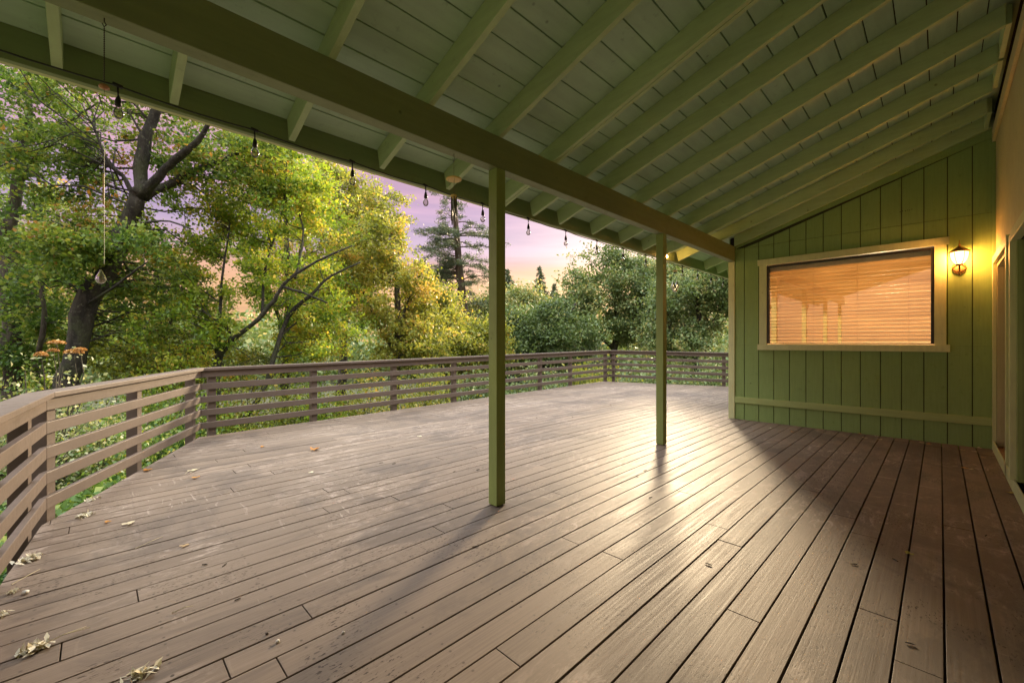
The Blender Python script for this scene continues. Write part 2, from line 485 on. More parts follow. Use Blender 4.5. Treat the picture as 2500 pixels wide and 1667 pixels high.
def deck():
    rnd = random.Random(5)
    mb = MB(); tints = []
    pitch = 0.1425; y0 = -0.438
    k = 0
    while True:
        ya = y0 + k * pitch; yb = ya + pitch - 0.0065 - rnd.uniform(0, 0.003)
        if ya > 7.6: break
        xs = -3.9 if yb < 2.32 else -1.2
        cuts = [xs]
        x = xs + rnd.uniform(0.6, 4.6)
        while x < 14:
            cuts.append(x); x += rnd.choice([2.44, 3.05, 3.66, 4.27, 4.88])
        cuts.append(14)
        for a, b_ in zip(cuts[:-1], cuts[1:]):
            wob = rnd.uniform(-0.001, 0.001)
            rect = [(a+0.0025, ya+wob), (b_-0.0025, ya-wob), (b_-0.0025, yb-wob), (a+0.0025, yb+wob)]
            if yb < 2.32:
                pol = clip(rect, [(-3.9, -0.5), (13.3, -0.5), (13.3, 2.5), (-3.9, 2.5)])
                if a < 13 and b_ > 7.5 and yb < 2.3:
                    pol = clip(pol, [(-3.9, -0.5), (7.6, -0.5), (7.6, 2.5), (-3.9, 2.5)]) if pol else pol
            else:
                pol = clip(rect, OUT)
            if len(pol) >= 3:
                dz = rnd.uniform(-0.0012, 0.0012)
                f0 = len(mb.f); mb.prism(pol, -0.036, dz)
                tints += [rnd.random()] * (len(mb.f) - f0)
        k += 1
    o = mb.build('deck', M_DECK, bevel=0.0025)
    at_ = o.data.attributes.new('tint', 'FLOAT', 'FACE'); at_.data.foreach_set('value', tints)
    tag(o, kind='structure')
    f = MB()  # dark sheet added under the boards so the gaps read as shaded
    f.prism([(-0.40, -0.40), (13.2, -0.40), (13.2, 2.44), (12.62, 4.20), (11.88, 7.51), (1.02, 6.76), (-0.20, 4.24), (-0.40, 2.30)], -0.26, -0.042)
    f.box(-3.85, -0.41, -0.43, 2.28, -0.26, -0.042)
    f2 = f.build('deck_gap_shade', M_UNDER); tag(f2, kind='structure')
deck()

# ------------------------------------------------------------------ porch roof
SL = 0.333
def zlow(y): return 2.80 + SL * (2.345 - y)
def zpan(y): return zlow(y) + 0.168
ROOF_X0, ROOF_X1 = -3.9, 14.0
porch = empty('porch_roof', (2.2, 2.39, 0), 'green timber porch roof on square posts covering the deck in front of the house', 'porch roof')
def sloped(mb, x0, x1, ya, yb, fa, fb):
    """block between y=ya..yb with bottom fa(y) and top fb(y)"""
    mb.hull8([(x0,ya,fa(ya)),(x1,ya,fa(ya)),(x1,yb,fa(yb)),(x0,yb,fa(yb)),(x0,ya,fb(ya)),(x1,ya,fb(ya)),(x1,yb,fb(yb)),(x0,yb,fb(yb))])
# ceiling boards with V grooves, one mesh
cb = MB()
gy = [3.07]
y = 2.905
while y > -0.43:
    gy.append(y); y -= 0.1668
gy.append(-0.445)
rnd = random.Random(2)
for a, b_ in zip(gy[:-1], gy[1:]):
    e = 0.0042
    j = rnd.uniform(-0.0015, 0.0015)
    cb.prism_x([(a-e, zpan(a-e)+0.022), (b_+e, zpan(b_+e)+0.022), (b_+e, zpan(b_+e)+j), (a-e, zpan(a-e)+j)], ROOF_X0, ROOF_X1)
cb.build('ceiling_boards', M_CEIL, porch, bevel=0.0015)
rc = MB()
sloped(rc, ROOF_X0, ROOF_X1, -0.80, 3.15, lambda y: zpan(y)+0.024, lambda y: zpan(y)+0.07)
rc.build('roof_shingles', flat('dark_shingle', (0.03, 0.03, 0.02), 0.9), porch)
bm_ = MB(); bm_.box(-3.9, 7.418, 2.345, 2.437, 2.56, 2.80)
bm_.build('beam', M_BEAM, porch, bevel=0.004)
ft = MB(); ft.box(2.02, 2.385, 2.3425, 2.3445, 2.571, 2.70)   # splice plate outline on the beam
ft.build('splice_plate', M_BEAM, porch, bevel=0.001)
rx = [-3.35, -2.72, -2.05, -1.40, -0.765, -0.155, 0.292, 0.905, 1.548, 2.172, 2.805, 3.275, 3.72, 4.36, 5.02, 5.64, 6.25, 6.815, 7.375]
for i, x in enumerate(rx):
    mb = MB()
    w = 0.040
    if abs(x - 2.805) < 0.01:
        rafw = [(x, x+0.036), (x+0.040, x+0.076)]
    else:
        rafw = [(x, x+w)]
    for a, b_ in rafw:
        ye = -0.36 if x < 7.3 else -0.44
        yk = 2.345 if x > 7.3 else 3.02
        poly = [(ye, zlow(ye)), (ye, zpan(ye)-0.002), (3.055 if yk > 3 else yk, zpan(3.055 if yk > 3 else yk)-0.002), (yk, zlow(yk))]
        mb.prism_x(poly, a, b_)
    mb.build('rafter', M_RAFTER, porch, bevel=0.003)
for x in (7.95, 8.55, 9.15, 9.75, 10.35, 10.95, 11.55, 12.15):
    mb = MB(); yk = 3.02
    mb.prism_x([(2.46, zlow(2.46)), (2.46, zpan(2.46)-0.002), (3.055, zpan(3.055)-0.002), (yk, zlow(yk))], x, x+0.04)
    mb.build('rafter', M_RAFTER, porch, bevel=0.003)
fs = MB(); fs.box(ROOF_X0, ROOF_X1, 3.073, 3.111, 2.566, 2.735)
fs.build('fascia', paint('fascia_shade_paint', (0.24, 0.30, 0.14), 0.5, 0.12, (2, 30, 30), 0.35), porch, bevel=0.003)  # darkened paint: shade on the house-facing side put into the colour
gt = MB(); gt.prism_x([(3.113, 2.570), (3.151, 2.570), (3.186, 2.63), (3.186, 2.725), (3.113, 2.725)], ROOF_X0, ROOF_X1)
gt.build('gutter', M_TRIM, porch, bevel=0.003)
for i in range(len(rx)-1):     # blocks at the upper rafter ends
    if rx[i] > 4.9:
        mb = MB(); mb.box(rx[i]+0.045, rx[i+1]-0.005, -0.395, -0.362, zlow(-0.36)+0.02, zpan(-0.39)-0.008)
        if i != len(rx)-3: mb.build('rafter_block', M_RAFTER, porch, bevel=0.002)
def post(x, y=2.343):
    mb = MB(); mb.box(x, x+0.092, y, y+0.092, 0.004, 2.559)
    return mb.build('post', M_POST, porch, bevel=0.004)
for x in (-3.2, -0.62, 2.148, 4.872):
    post(x)

# ------------------------------------------------------------------ house
house = empty('house', (7.6, 1.0, 0), 'green wood sided house with a wide lit window at the end of the porch', 'house')
WX = 7.42
def siding_x(mb, x, ya, yb, z0f, z1f, gsp=0.2065, g0=2.206, gw=0.009):
    """vertical grooved boards on plane x; top follows z1f(y)"""
    ys = [yb]
    y = g0
    while y > ya + 0.02:
        if y < yb: ys.append(y)
        y -= gsp
    ys.append(ya)
    for a, b_ in zip(ys[:-1], ys[1:]):
        a2 = a - (gw/2 if a != yb else 0); b2 = b_ + (gw/2 if b_ != ya else 0)
        mb.hull8([(x,b2,z0f),(x+0.014,b2,z0f),(x+0.014,a2,z0f),(x,a2,z0f),(x,b2,z1f(b2)),(x+0.014,b2,z1f(b2)),(x+0.014,a2,z1f(a2)),(x,a2,z1f(a2))])
wy0, wy1, wz0, wz1 = 0.049, 1.884, 1.218, 2.425
wall = MB()
# lower part, upper part, left and right of the window
siding_x(wall, WX, -0.455, 2.345, -0.05, lambda y: wz0-0.02)
siding_x(wall, WX, wy1+0.02, 2.345, wz0-0.0195, lambda y: 2.7525)
siding_x(wall, WX, -0.455, wy0-0.02, wz0-0.0195, lambda y: 2.7525)
siding_x(wall, WX, wy0-0.02, wy1+0.02, wz1+0.02, lambda y: 2.7525)
siding_x(wall, WX, -0.455, 2.345, 2.7565, lambda y: max(zlow(y)-0.10, 2.76))
wall.build('wall', M_SIDING, house, bevel=0.002)
bk = MB()
bk.box(WX+0.0145, WX+0.11, -0.50, wy0-0.02, -0.05, 2.75); bk.box(WX+0.0145, WX+0.11, wy1+0.02, 2.36, -0.05, 2.75)
bk.box(WX+0.0145, WX+0.11, wy0-0.02, wy1+0.02, -0.05, wz0-0.02); bk.box(WX+0.0145, WX+0.11, wy0-0.02, wy1+0.02, wz1+0.02, 2.75)
sloped(bk, WX+0.0145, WX+0.11, -0.50, 2.36, lambda y: 2.7505, lambda y: zpan(y)-0.004)
bk.build('wall_backing', paint('groove_paint', (0.05, 0.055, 0.02), 0.8), house)
fr = MB()
sloped(fr, WX-0.004, WX+0.013, -0.43, 2.343, lambda y: max(zlow(y)-0.098, 2.762), lambda y: zlow(y)+0.03)
fr.build('frieze_board', M_SIDING, house, bevel=0.002)
bb = MB(); bb.box(WX-0.022, WX-0.001, -0.452, 2.343, 0.268, 0.363)
bb.build('baseboard', M_BASEBOARD, house, bevel=0.003)
nail = MB()
for i, (dy, dz) in enumerate([(0, 0), (-0.022, 0.004), (-0.05, 0.0), (-0.07, 0.006), (-0.088, 0.002), (-0.11, 0.008)]):
    nail.box(WX-0.002, WX-0.0005, 0.36+dy-0.004, 0.36+dy+0.004, 2.93+dz-0.005, 2.93+dz+0.005)
nail.build('nail_marks', M_BRONZE, house)
cn = MB(); cn.box(WX-0.02, WX+0.02, 2.3465, 2.44, -0.02, 2.556)
cn.build('corner_board', M_TRIM, house, bevel=0.003)
# side wall facing the yard, behind the corner
sw = MB()
x = 7.4405
while x < 12.9:
    sw.box(x, x+0.197, 2.425, 2.438, -0.05, 2.95); x += 0.2065
sw.build('side_wall', M_SIDING, house)
sb = MB(); sb.box(7.4405, 12.95, 2.362, 2.424, -0.3, 2.95); sb.build('side_wall_backing', M_UNDER, house)
# long house wall along the porch  (plane y = HYW), with a glass door near the corner
HYW = -0.455
hw = MB()
def siding_y(mb, x0, x1, z0, z1, sp=0.1015):
    x = x1
    while x > x0 + 0.005:
        a = max(x - sp + 0.006, x0)
        mb.box(a, x, HYW-0.014, HYW, z0, z1); x -= sp
DX0, DX1, DZ0, DZ1 = 5.98, 7.30, 0.10, 2.14
siding_y(hw, DX0-0.02, 7.418, DZ1+0.02, 3.60)
siding_y(hw, -3.9, DX0-0.025, 2.16, 3.60)
hw.build('house_wall', M_HOUSEWOOD, house, bevel=0.0015)
hb = MB()
hb.box(-4.0, 7.53, HYW-0.11, HYW-0.0145, 2.15, 4.05)
hb.box(-4.0, 3.1, HYW-0.11, HYW-0.0145, -0.3, 2.1495)
hb.box(7.31, 7.53, HYW-0.11, HYW-0.0145, -0.3, 2.1495)
hb.box(3.1005, 7.3095, HYW-0.11, HYW-0.02, -0.3, 0.05)
hb.build('house_wall_backing', paint('house_backing', (0.12, 0.12, 0.05), 0.8), house)
hl = MB()
siding_y(hl, -3.9, 3.08, 0.0, 2.155, 0.2065)
hl.build('house_wall', M_SIDING, house)
lg = MB(); lg.box(-3.9, 7.40, HYW+0.002, HYW+0.03, 3.56, 3.70)
lg.build('ledger_board', M_HOUSEWOOD, house, bevel=0.003)
# ---- corner trim in the inside corner
ct = MB(); ct.box(7.395, 7.418, HYW+0.002, HYW+0.028, 0.0, 3.55); ct.build('corner_trim', M_SIDING, house, bevel=0.002)
# ---- glass door nearest the corner
door = MB()
door.box(7.30, 7.393, HYW+0.001, HYW+0.030, 0.004, 2.225)       # casing, far side
door.box(5.93, 7.2995, HYW+0.001, HYW+0.030, 2.14, 2.225)       # head casing
door.box(5.93, 6.02, HYW+0.001, HYW+0.030, 0.004, 2.1395)       # near casing
dc = door.build('door_casing', M_TRIM, house, bevel=0.003)
jb = MB()
jb.box(7.27, 7.2995, HYW-0.14, HYW-0.001, 0.06, 2.139); jb.box(6.0205, 6.05, HYW-0.14, HYW-0.001, 0.06, 2.139)
jb.box(6.0505, 7.2695, HYW-0.14, HYW-0.001, 2.10, 2.139)
jb.build('door_jamb', M_HOUSEWOOD, dc, bevel=0.002)
si = MB(); si.box(6.021, 7.2995, HYW-0.14, HYW+0.02, 0.004, 0.055); si.build('door_sill', M_CONCRETE, dc, bevel=0.003)
thb = MB(); thb.box(3.1, 7.299, HYW+0.0205, HYW+0.030, 0.001, 0.12); thb.build('threshold_board', M_TRIM, house, bevel=0.002)
df = MB()
for xa, xb in ((7.21, 7.268), (6.60, 6.66), (6.052, 6.11)): df.box(xa, xb, HYW-0.10, HYW-0.06, 0.10, 2.098)
df.box(6.1105, 7.2095, HYW-0.10, HYW-0.06, 0.06, 0.0995)
df.build('sliding_frame', M_DOORFRAME, dc, bevel=0.002)
dg = MB(); dg.box(6.11, 7.21, HYW-0.084, HYW-0.078, 0.10, 2.098); dg.build('door_pane', M_PANE, dc)
cu = MB()
for i in range(26):
    x = 6.1 + i * 0.043
    cu.hull8([(x,HYW-0.2,0.08),(x+0.004,HYW-0.2,0.08),(x+0.03,HYW-0.24,0.08),(x+0.026,HYW-0.24,0.08),(x,HYW-0.2,2.09),(x+0.004,HYW-0.2,2.09),(x+0.03,HYW-0.24,2.09),(x+0.026,HYW-0.24,2.09)])
cu.build('vertical_blind', M_CURTAIN, dc)
# ---- second, nearer door with a screen that stands proud of the wall
d2 = MB()
d2.box(5.30, 5.385, HYW+0.001, HYW+0.055, 0.125, 2.115); d2.box(3.1, 5.2995, HYW+0.001, HYW+0.055, 2.06, 2.145)
d2.box(3.1, 3.18, HYW+0.001, HYW+0.055, 0.125, 2.0595)
d2o = d2.build('screen_door_casing', M_TRIM, house, bevel=0.003)
for xa_ in (3.1805, 4.2):
    sf_ = MB(); sf_.box(xa_, xa_+0.0595, HYW-0.03, HYW+0.02, 0.125, 2.0595); sf_.build('screen_stile', M_POST, d2o, bevel=0.002)
sc_ = MB(); sc_.box(5.24, 5.2995, HYW-0.03, HYW+0.02, 0.125, 2.0595)
sc_.build('screen_stile', M_POST, d2o, bevel=0.002)
pg = MB(); pg.box(3.24, 5.24, HYW-0.012, HYW-0.006, 0.125, 2.0595); pg.build('door_pane', M_PANE, d2o)
wp = MB(); siding_y(wp, 5.386, 5.928, 0.125, 2.1595, 0.1015); wp.build('wall_panel', M_SIDING, house)
# rooms behind the glass
room = MB()
def roombox(mb, x0, x1, y0, y1, z0, z1, open_side):
    V = [(x0,y0,z0),(x1,y0,z0),(x1,y1,z0),(x0,y1,z0),(x0,y0,z1),(x1,y0,z1),(x1,y1,z1),(x0,y1,z1)]
    F = {'b':(0,1,2,3),'t':(7,6,5,4),'y0':(4,5,1,0),'x1':(5,6,2,1),'y1':(6,7,3,2),'x0':(7,4,0,3)}
    mb.add(V, [f for k_, f in F.items() if k_ != open_side])
roombox(room, 7.535, 10.5, -0.9, 2.33, 0.0, 2.74, 'x0')
room.build('dining_room', M_INTERIOR, house)
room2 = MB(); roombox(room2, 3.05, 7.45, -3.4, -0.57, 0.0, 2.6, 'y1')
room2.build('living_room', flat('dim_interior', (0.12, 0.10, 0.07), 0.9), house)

# ---- window with blind
win = MB()
win.box(WX-0.026, WX-0.001, wy0-0.104, wy0-0.0005, wz0-0.005, wz1+0.012)
win.box(WX-0.026, WX-0.001, wy1+0.0005, wy1+0.104, wz0-0.005, wz1+0.012)
win.box(WX-0.032, WX-0.001, wy0-0.132, wy1+0.126, wz1+0.0125, wz1+0.104)
win.box(WX-0.040, WX-0.001, wy0-0.137, wy1+0.126, wz0-0.095, wz0-0.0055)
wo = win.build('window', M_TRIM, house, bevel=0.003)
wf = MB()
fw_ = 0.030
wf.box(WX-0.016, WX+0.05, wy0, wy0+fw_, wz0, wz1); wf.box(WX-0.016, WX+0.05, wy1-fw_, wy1, wz0, wz1)
wf.box(WX-0.016, WX+0.05, wy0+fw_, wy1-fw_, wz1-fw_, wz1); wf.box(WX-0.016, WX+0.05, wy0+fw_, wy1-fw_, wz0, wz0+0.016)
wf.box(WX-0.018, WX+0.01, 1.19, 1.225, wz1-0.026, wz1-0.008)
wf.build('window_frame', M_BRONZE, wo, bevel=0.002)
gp = MB(); gp.box(WX+0.010, WX+0.014, wy0+0.02, wy1-0.02, wz0+0.01, wz1-0.02); gp.build('window_pane', M_PANE, wo)
blind = empty('window_blind', (WX+0.07, 0.96, wz0), 'cream slatted blind lowered behind the wide window and glowing orange', 'blind')
bh = MB(); bh.box(WX+0.055, WX+0.10, wy0+0.01, wy1-0.01, 2.335, 2.405); bh.build('headrail', flat('blind_headrail', (0.85, 0.78, 0.72), 0.5), blind, bevel=0.003)
sl = MB()
z = 2.318
rnd = random.Random(4)
while z > wz0 + 0.01:
    t = rnd.uniform(-0.003, 0.003)
    sl.hull8([(WX+0.058,wy0+0.012,z+0.0215+t),(WX+0.0605,wy0+0.012,z+0.0235+t),(WX+0.0605,wy1-0.012,z+0.0235-t),(WX+0.058,wy1-0.012,z+0.0215-t),
              (WX+0.094,wy0+0.012,z-0.0205+t),(WX+0.0965,wy0+0.012,z-0.0205+t),(WX+0.0965,wy1-0.012,z-0.0185-t),(WX+0.094,wy1-0.012,z-0.0205-t)])
    z -= 0.050
def blindmat():
    m = bpy.data.materials.new('backlit_slat'); m.use_nodes = True
    nt = m.node_tree; nt.nodes.clear()
    o = nt.nodes.new('ShaderNodeOutputMaterial')
    c = rampn(nt, noise(nt, 1.0, 3, 0.5, mapscale=(10, 2, 10)), [(0.3, (0.62, 0.46, 0.28)), (0.7, (0.74, 0.58, 0.38))])
    d = nt.nodes.new('ShaderNodeBsdfPrincipled'); d.inputs['Roughness'].default_value = 0.5
    t = nt.nodes.new('ShaderNodeBsdfTranslucent')
    nt.links.new(c, d.inputs['Base Color']); nt.links.new(c, t.inputs[0])
    mx = nt.nodes.new('ShaderNodeMixShader'); mx.inputs[0].default_value = 0.65
    nt.links.new(d.outputs[0], mx.inputs[1]); nt.links.new(t.outputs[0], mx.inputs[2]); nt.links.new(mx.outputs[0], o.inputs[0])
    return m
sl.build('slats', blindmat(), blind)
cd = MB()
for y in (0.28, 0.80, 1.30, 1.72):
    cd.box(WX+0.052, WX+0.0535, y-0.0025, y+0.0025, wz0+0.01, 2.335)
cd.build('cords', bpy.data.materials['backlit_slat'], blind)
il = bpy.data.lights.new('room_light', 'POINT'); il.energy = 50; il.color = (1.0, 0.76, 0.44); il.shadow_soft_size = 0.25
ilo = bpy.data.objects.new('room_light', il); ilo.location = (8.9, 0.6, 2.2); COL.objects.link(ilo)

# ------------------------------------------------------------------ wall lamp
LY, LX = -0.163, 7.285
lamp = empty('wall_lamp', (WX, LY, 2.15), 'lit brass carriage lamp with curved glass panes on the green wall right of the window', 'lamp')
lb = MB()
lb.lathe([(0.012, 0), (0.055, 0.008), (0.060, 0.016), (0.050, 0.024), (0.02, 0.03)], (0, 0, 0), 20)
ob = lb.build('wall_plate', M_RUST, lamp, smooth=True)
for v in ob.data.vertices:
    x_, y_, z_ = v.co; v.co = (WX - 0.001 - z_, LY + y_, 2.135 + x_ * 1.3)
arm = MB()
arm.tube([(WX-0.03, LY, 2.13), (WX-0.06, LY, 2.085), (LX+0.02, LY, 2.075), (LX, LY, 2.10), (LX, LY, 2.15)], [0.009]*5, 10)
for s in (-1, 1):
    pts = []
    for i in range(9):
        t = math.pi * i / 8
        pts.append((LX + 0.02, LY + s * (0.012 + 0.045 * math.sin(t)), 2.075 + 0.085 * (i / 8)))
    arm.tube(pts, 0.0065, 8)
arm.lathe([(0.004, 0), (0.012, 0.012), (0.008, 0.03), (0.014, 0.045)], (LX, LY, 2.03), 12)
arm.build('bracket', M_RUST, lamp, smooth=True)
gl = MB()
gl.lathe([(0.030, 0), (0.046, 0.02), (0.063, 0.055), (0.074, 0.10), (0.077, 0.135)], (LX, LY, 2.168), 18)
gl.build('lamp_glass', M_LAMPGLASS, lamp, smooth=True)
cg = MB()
for k in range(6):
    t = math.pi/6 + k * math.pi/3
    cg.tube([(LX+r*math.cos(t), LY+r*math.sin(t), 2.168+z) for r, z in [(0.034, -0.005), (0.050, 0.02), (0.067, 0.055), (0.078, 0.10), (0.081, 0.137)]], 0.0038, 6)
cg.lathe([(0.012, 0.0), (0.036, 0.012), (0.038, 0.02), (0.028, 0.022)], (LX, LY, 2.148), 18)
cg.build('cage', M_RUST, lamp, smooth=True)
rf = MB()
rf.lathe([(0.080, 0), (0.090, 0.004), (0.091, 0.013), (0.070, 0.026), (0.036, 0.055), (0.014, 0.070), (0.008, 0.082), (0.011, 0.092), (0.005, 0.105), (0.0025, 0.145)], (LX, LY, 2.306), 20)
rf.build('lamp_roof', M_RUST, lamp, smooth=True)
ld = bpy.data.lights.new('lamp_light', 'POINT'); ld.energy = 13.0; ld.color = (1.0, 0.42, 0.12); ld.shadow_soft_size = 0.07
lo = bpy.data.objects.new('lamp_light', ld); lo.location = (LX - 0.0, LY, 2.25); COL.objects.link(lo)

# ------------------------------------------------------------------ railing
rail = empty('deck_railing', (5.0, 7.2, 0), 'brown wooden railing with a flat cap and four horizontal rails round the deck edge', 'railing')
CAPZ = [0.885, 0.885, 0.90, 1.02, 0.98, 0.98]    # surveyed heights of the cap at each corner
CAPZ = [0.90, 0.90, 0.905, 0.99, 0.955, 0.955]
def offs(pts, d):
    """offset polyline to its left by d with mitres"""
    out = []
    n = len(pts)
    for i in range(n):
        ds = []
        if i > 0: a = Vector(pts[i]) - Vector(pts[i-1]); ds.append(a.normalized())
        if i < n-1: a = Vector(pts[i+1]) - Vector(pts[i]); ds.append(a.normalized())
        ns = [Vector((-q.y, q.x)) for q in ds]
        if len(ns) == 1: out.append(Vector(pts[i]) + ns[0]*d)
        else:
            m = (ns[0]+ns[1]).normalized(); out.append(Vector(pts[i]) + m * d / max(0.3, m.dot(ns[0])))
    return out
pv = [Vector(p) for p in RL]
i0 = offs(pv, 0.0)
def strip(part, seg, dout_in, dout_out, zb, zt, gap=0.0, mat=None, bev=0.004):
    """a board along railing segment `seg`; offsets to the outside (left of walking direction is outside here)"""
    A = offs(pv, dout_in); B = offs(pv, dout_out)
    a0, a1, b0, b1 = A[seg], A[seg+1], B[seg], B[seg+1]
    da = (a1-a0).normalized() * gap
    z0, z1 = CAPZ[seg], CAPZ[seg+1]
    f0, f1 = (zb(z0), zt(z0)), (zb(z1), zt(z1))
    a0 = a0+da; b0 = b0+da; a1 = a1-da; b1 = b1-da
    mb = MB()
    mb.hull8([(a0.x,a0.y,f0[0]),(a1.x,a1.y,f1[0]),(b1.x,b1.y,f1[0]),(b0.x,b0.y,f0[0]),
              (a0.x,a0.y,f0[1]),(a1.x,a1.y,f1[1]),(b1.x,b1.y,f1[1]),(b0.x,b0.y,f0[1])])
    return mb.build(part, mat or M_RAIL, rail, bevel=bev)
NR = 5
for s in range(len(RL)-1):
    strip('cap', s, -0.045, 0.105, lambda z: z-0.036, lambda z: z, 0.0008)
    strip('rail', s, -0.006+0.0, 0.030, lambda z: z-0.125, lambda z: z-0.0375, 0.001)
    for k in range(4):
        fr_ = 0.775 - 0.190 * k
        strip('rail', s, -0.006, 0.030, (lambda z, q=fr_: z*q-0.082), (lambda z, q=fr_: z*q), 0.001)
def rpost(p, d, z, off=0.031, w=0.088):
    """p on the deck edge, d = direction of the run"""
    d = Vector(d).normalized(); n = Vector((-d.y, d.x))
    c = Vector(p)
    q = [c + n*off - d*w/2, c + n*off + d*w/2, c + n*(off+w) + d*w/2, c + n*(off+w) - d*w/2]
    mb = MB(); mb.hull8([(v.x, v.y, -0.6) for v in q] + [(v.x, v.y, z-0.0375) for v in q])
    mb.build('post', M_RAIL, rail, bevel=0.004)
def along(s, t):
    a, b_ = pv[s], pv[s+1]
    return a + (b_-a)*t, b_-a, CAPZ[s] + (CAPZ[s+1]-CAPZ[s])*t
for s, ts in ((0, (0.06, 0.52, 0.88)), (1, (0.04, 0.47, 0.955)), (2, (0.012, 0.135, 0.268, 0.40, 0.535, 0.67, 0.80, 0.985)), (3, (0.03, 0.5, 0.97)), (4, (0.5,))):
    for t in ts:
        p, d, z = along(s, t); rpost(p, d, z)

# ------------------------------------------------------------------ string lights under the eave
sx = [0.08 + 0.623 * i for i in range(-1, 20)]
strl = empty('string_lights', (3.0, 3.0, 2.57), 'black cable of clear hanging bulbs strung along the porch eave', 'string lights')
cb_ = MB(); pts = []
def cabz(x): return 2.578 - 0.0155 * min(x, 4.5) * 1.0 - 0.004
for i, x in enumerate(sx[:-1]):
    for j in range(4):
        t = j/4; xx = x + (sx[i+1]-x)*t
        pts.append((xx, 3.0, cabz(xx) - 0.012*math.sin(math.pi*t)))
cb_.tube(pts, 0.0042, 6)
cb_.build('cable', M_BLACK, strl, smooth=True)
for x in sx:
    z = cabz(x)
    s_ = MB(); rnd = random.Random(int(x*100)+7)
    s_.tube([(x, 3.0, z), (x+0.003, 3.0, z-0.055)], 0.0045, 6)
    s_.tube([(x-0.02, 3.0, z+0.004), (x+0.02, 3.0, z-0.002)], 0.010, 6)
    s_.lathe([(0.009, 0), (0.0150, 0.004), (0.0145, 0.022), (0.010, 0.042), (0.005, 0.055)], (x+0.003, 3.0, z-0.108), 12)
    so = s_.build('socket', M_BLACK, strl, smooth=True)
    b_ = MB(); b_.lathe([(0.002, 0.012), (0.012, 0.015), (0.020, 0.026), (0.0235, 0.040), (0.020, 0.055), (0.012, 0.069), (0.010, 0.078)], (x+0.003, 3.0, z-0.184), 14)
    b_.build('bulb', M_BULB, so, smooth=True)

# added glowing bulb that stands in for the sun flare by the far post
el_ = empty('flare_stand_in', (6.43, 3.06, 2.63), 'small added warm bulb standing in for the sun flare right beside the top of the far post', 'light')
m = MB(); m.lathe([(0.010, 0), (0.020, 0.004), (0.020, 0.035), (0.014, 0.045)], (6.43, 3.04, 2.622), 12); m.tube([(6.43, 3.04, 2.65), (6.43, 3.072, 2.65)], 0.008, 8)
m.build('socket', M_BLACK, el_, smooth=True)
m = MB(); m.lathe([(0.004, 0), (0.018, 0.006), (0.024, 0.020), (0.020, 0.034), (0.010, 0.044)], (6.43, 3.04, 2.578), 14)
m.build('bulb', emis('flare_stand_in_glow', (1.0, 0.55, 0.20), 14.0), el_, smooth=True)
pl_ = bpy.data.lights.new('flare_stand_in_light', 'POINT'); pl_.energy = 1.1; pl_.color = (1.0, 0.45, 0.12); pl_.shadow_soft_size = 0.03  # added lamp for the warm glow of the flare on nearby timber
po_ = bpy.data.objects.new('flare_stand_in_light', pl_); po_.location = (6.43, 2.995, 2.585); COL.objects.link(po_)

# ------------------------------------------------------------------ wind chimes under the beam
c1 = empty('wind_chime', (0.024, 2.39, 2.56), 'crystal drop on a long chain with an amber disc hanging at the far left', 'wind chime')
m = MB(); m.tube([(0.024, 2.39, 2.565), (0.024, 2.39, 2.545), (0.030, 2.39, 2.535), (0.024, 2.39, 2.525), (0.018, 2.39, 2.535)], 0.0022, 6); m.build('hook', M_BRONZE, c1, smooth=True)
m = MB()
z = 2.527
while z > 2.31:
    m.tube([(0.024-0.0015, 2.39, z), (0.024+0.0015, 2.39, z-0.010)], 0.0016, 5); z -= 0.009
m.tube([(0.024, 2.39, 2.31), (0.024, 2.39, 1.56)], 0.0007, 4)
m.build('chain', M_BRONZE, c1)
m = MB(); m.lathe([(0.004, 0), (0.016, 0.005), (0.018, 0.012), (0.012, 0.020), (0.004, 0.024)], (0.024, 2.39, 2.268), 14); m.build('amber_disc', flat('amber', (0.45, 0.22, 0.10), 0.2), c1, smooth=True)
m = MB(); m.box(0.019, 0.024, 2.386, 2.391, 1.80, 1.925); m.build('wooden_stick', M_WOODDISC, c1, bevel=0.001)
m = MB(); m.lathe([(0.002, 0), (0.012, 0.004), (0.017, 0.016), (0.015, 0.028), (0.008, 0.043), (0.002, 0.058)], (0.014, 2.39, 1.478), 10); m.build('crystal_drop', M_CRYSTAL, c1)

cx_ = 1.785
c2 = empty('wind_chime', (cx_, 2.39, 2.56), 'tube wind chime under a round wooden disc hanging left of the near post', 'wind chime')
m = MB(); m.tube([(cx_, 2.39, 2.565), (cx_, 2.39, 2.54), (cx_+0.008, 2.39, 2.525), (cx_, 2.39, 2.50), (cx_-0.008, 2.39, 2.525)], 0.0022, 6); m.build('hook', M_METAL, c2, smooth=True)
m = MB(); m.tube([(cx_, 2.39, 2.50), (cx_, 2.39, 2.27)], 0.0012, 5)
for k in range(5):
    t = 2*math.pi*k/5+0.4
    m.tube([(cx_+0.045*math.cos(t), 2.39+0.045*math.sin(t), 2.385), (cx_+0.018*math.cos(t), 2.39+0.018*math.sin(t), 2.26)], 0.0009, 4)
m.build('strings', M_STRING, c2)
m = MB(); m.lathe([(0.050, 0), (0.055, 0.004), (0.055, 0.010), (0.048, 0.014)], (cx_, 2.39, 2.375), 24); m.build('disc', M_WOODDISC, c2, smooth=False)
m = MB(); m.lathe([(0.014, 0), (0.022, 0.006), (0.022, 0.020), (0.010, 0.026)], (cx_, 2.39, 2.25), 14); m.build('striker', M_WOODDISC, c2)
for k in range(5):
    t = 2*math.pi*k/5+0.4
    m = MB(); m.tube([(cx_+0.018*math.cos(t), 2.39+0.018*math.sin(t), 2.255), (cx_+0.018*math.cos(t), 2.39+0.018*math.sin(t), 2.04+0.025*k)], 0.0045, 8)
    m.build('tube', M_METAL, c2, smooth=True)

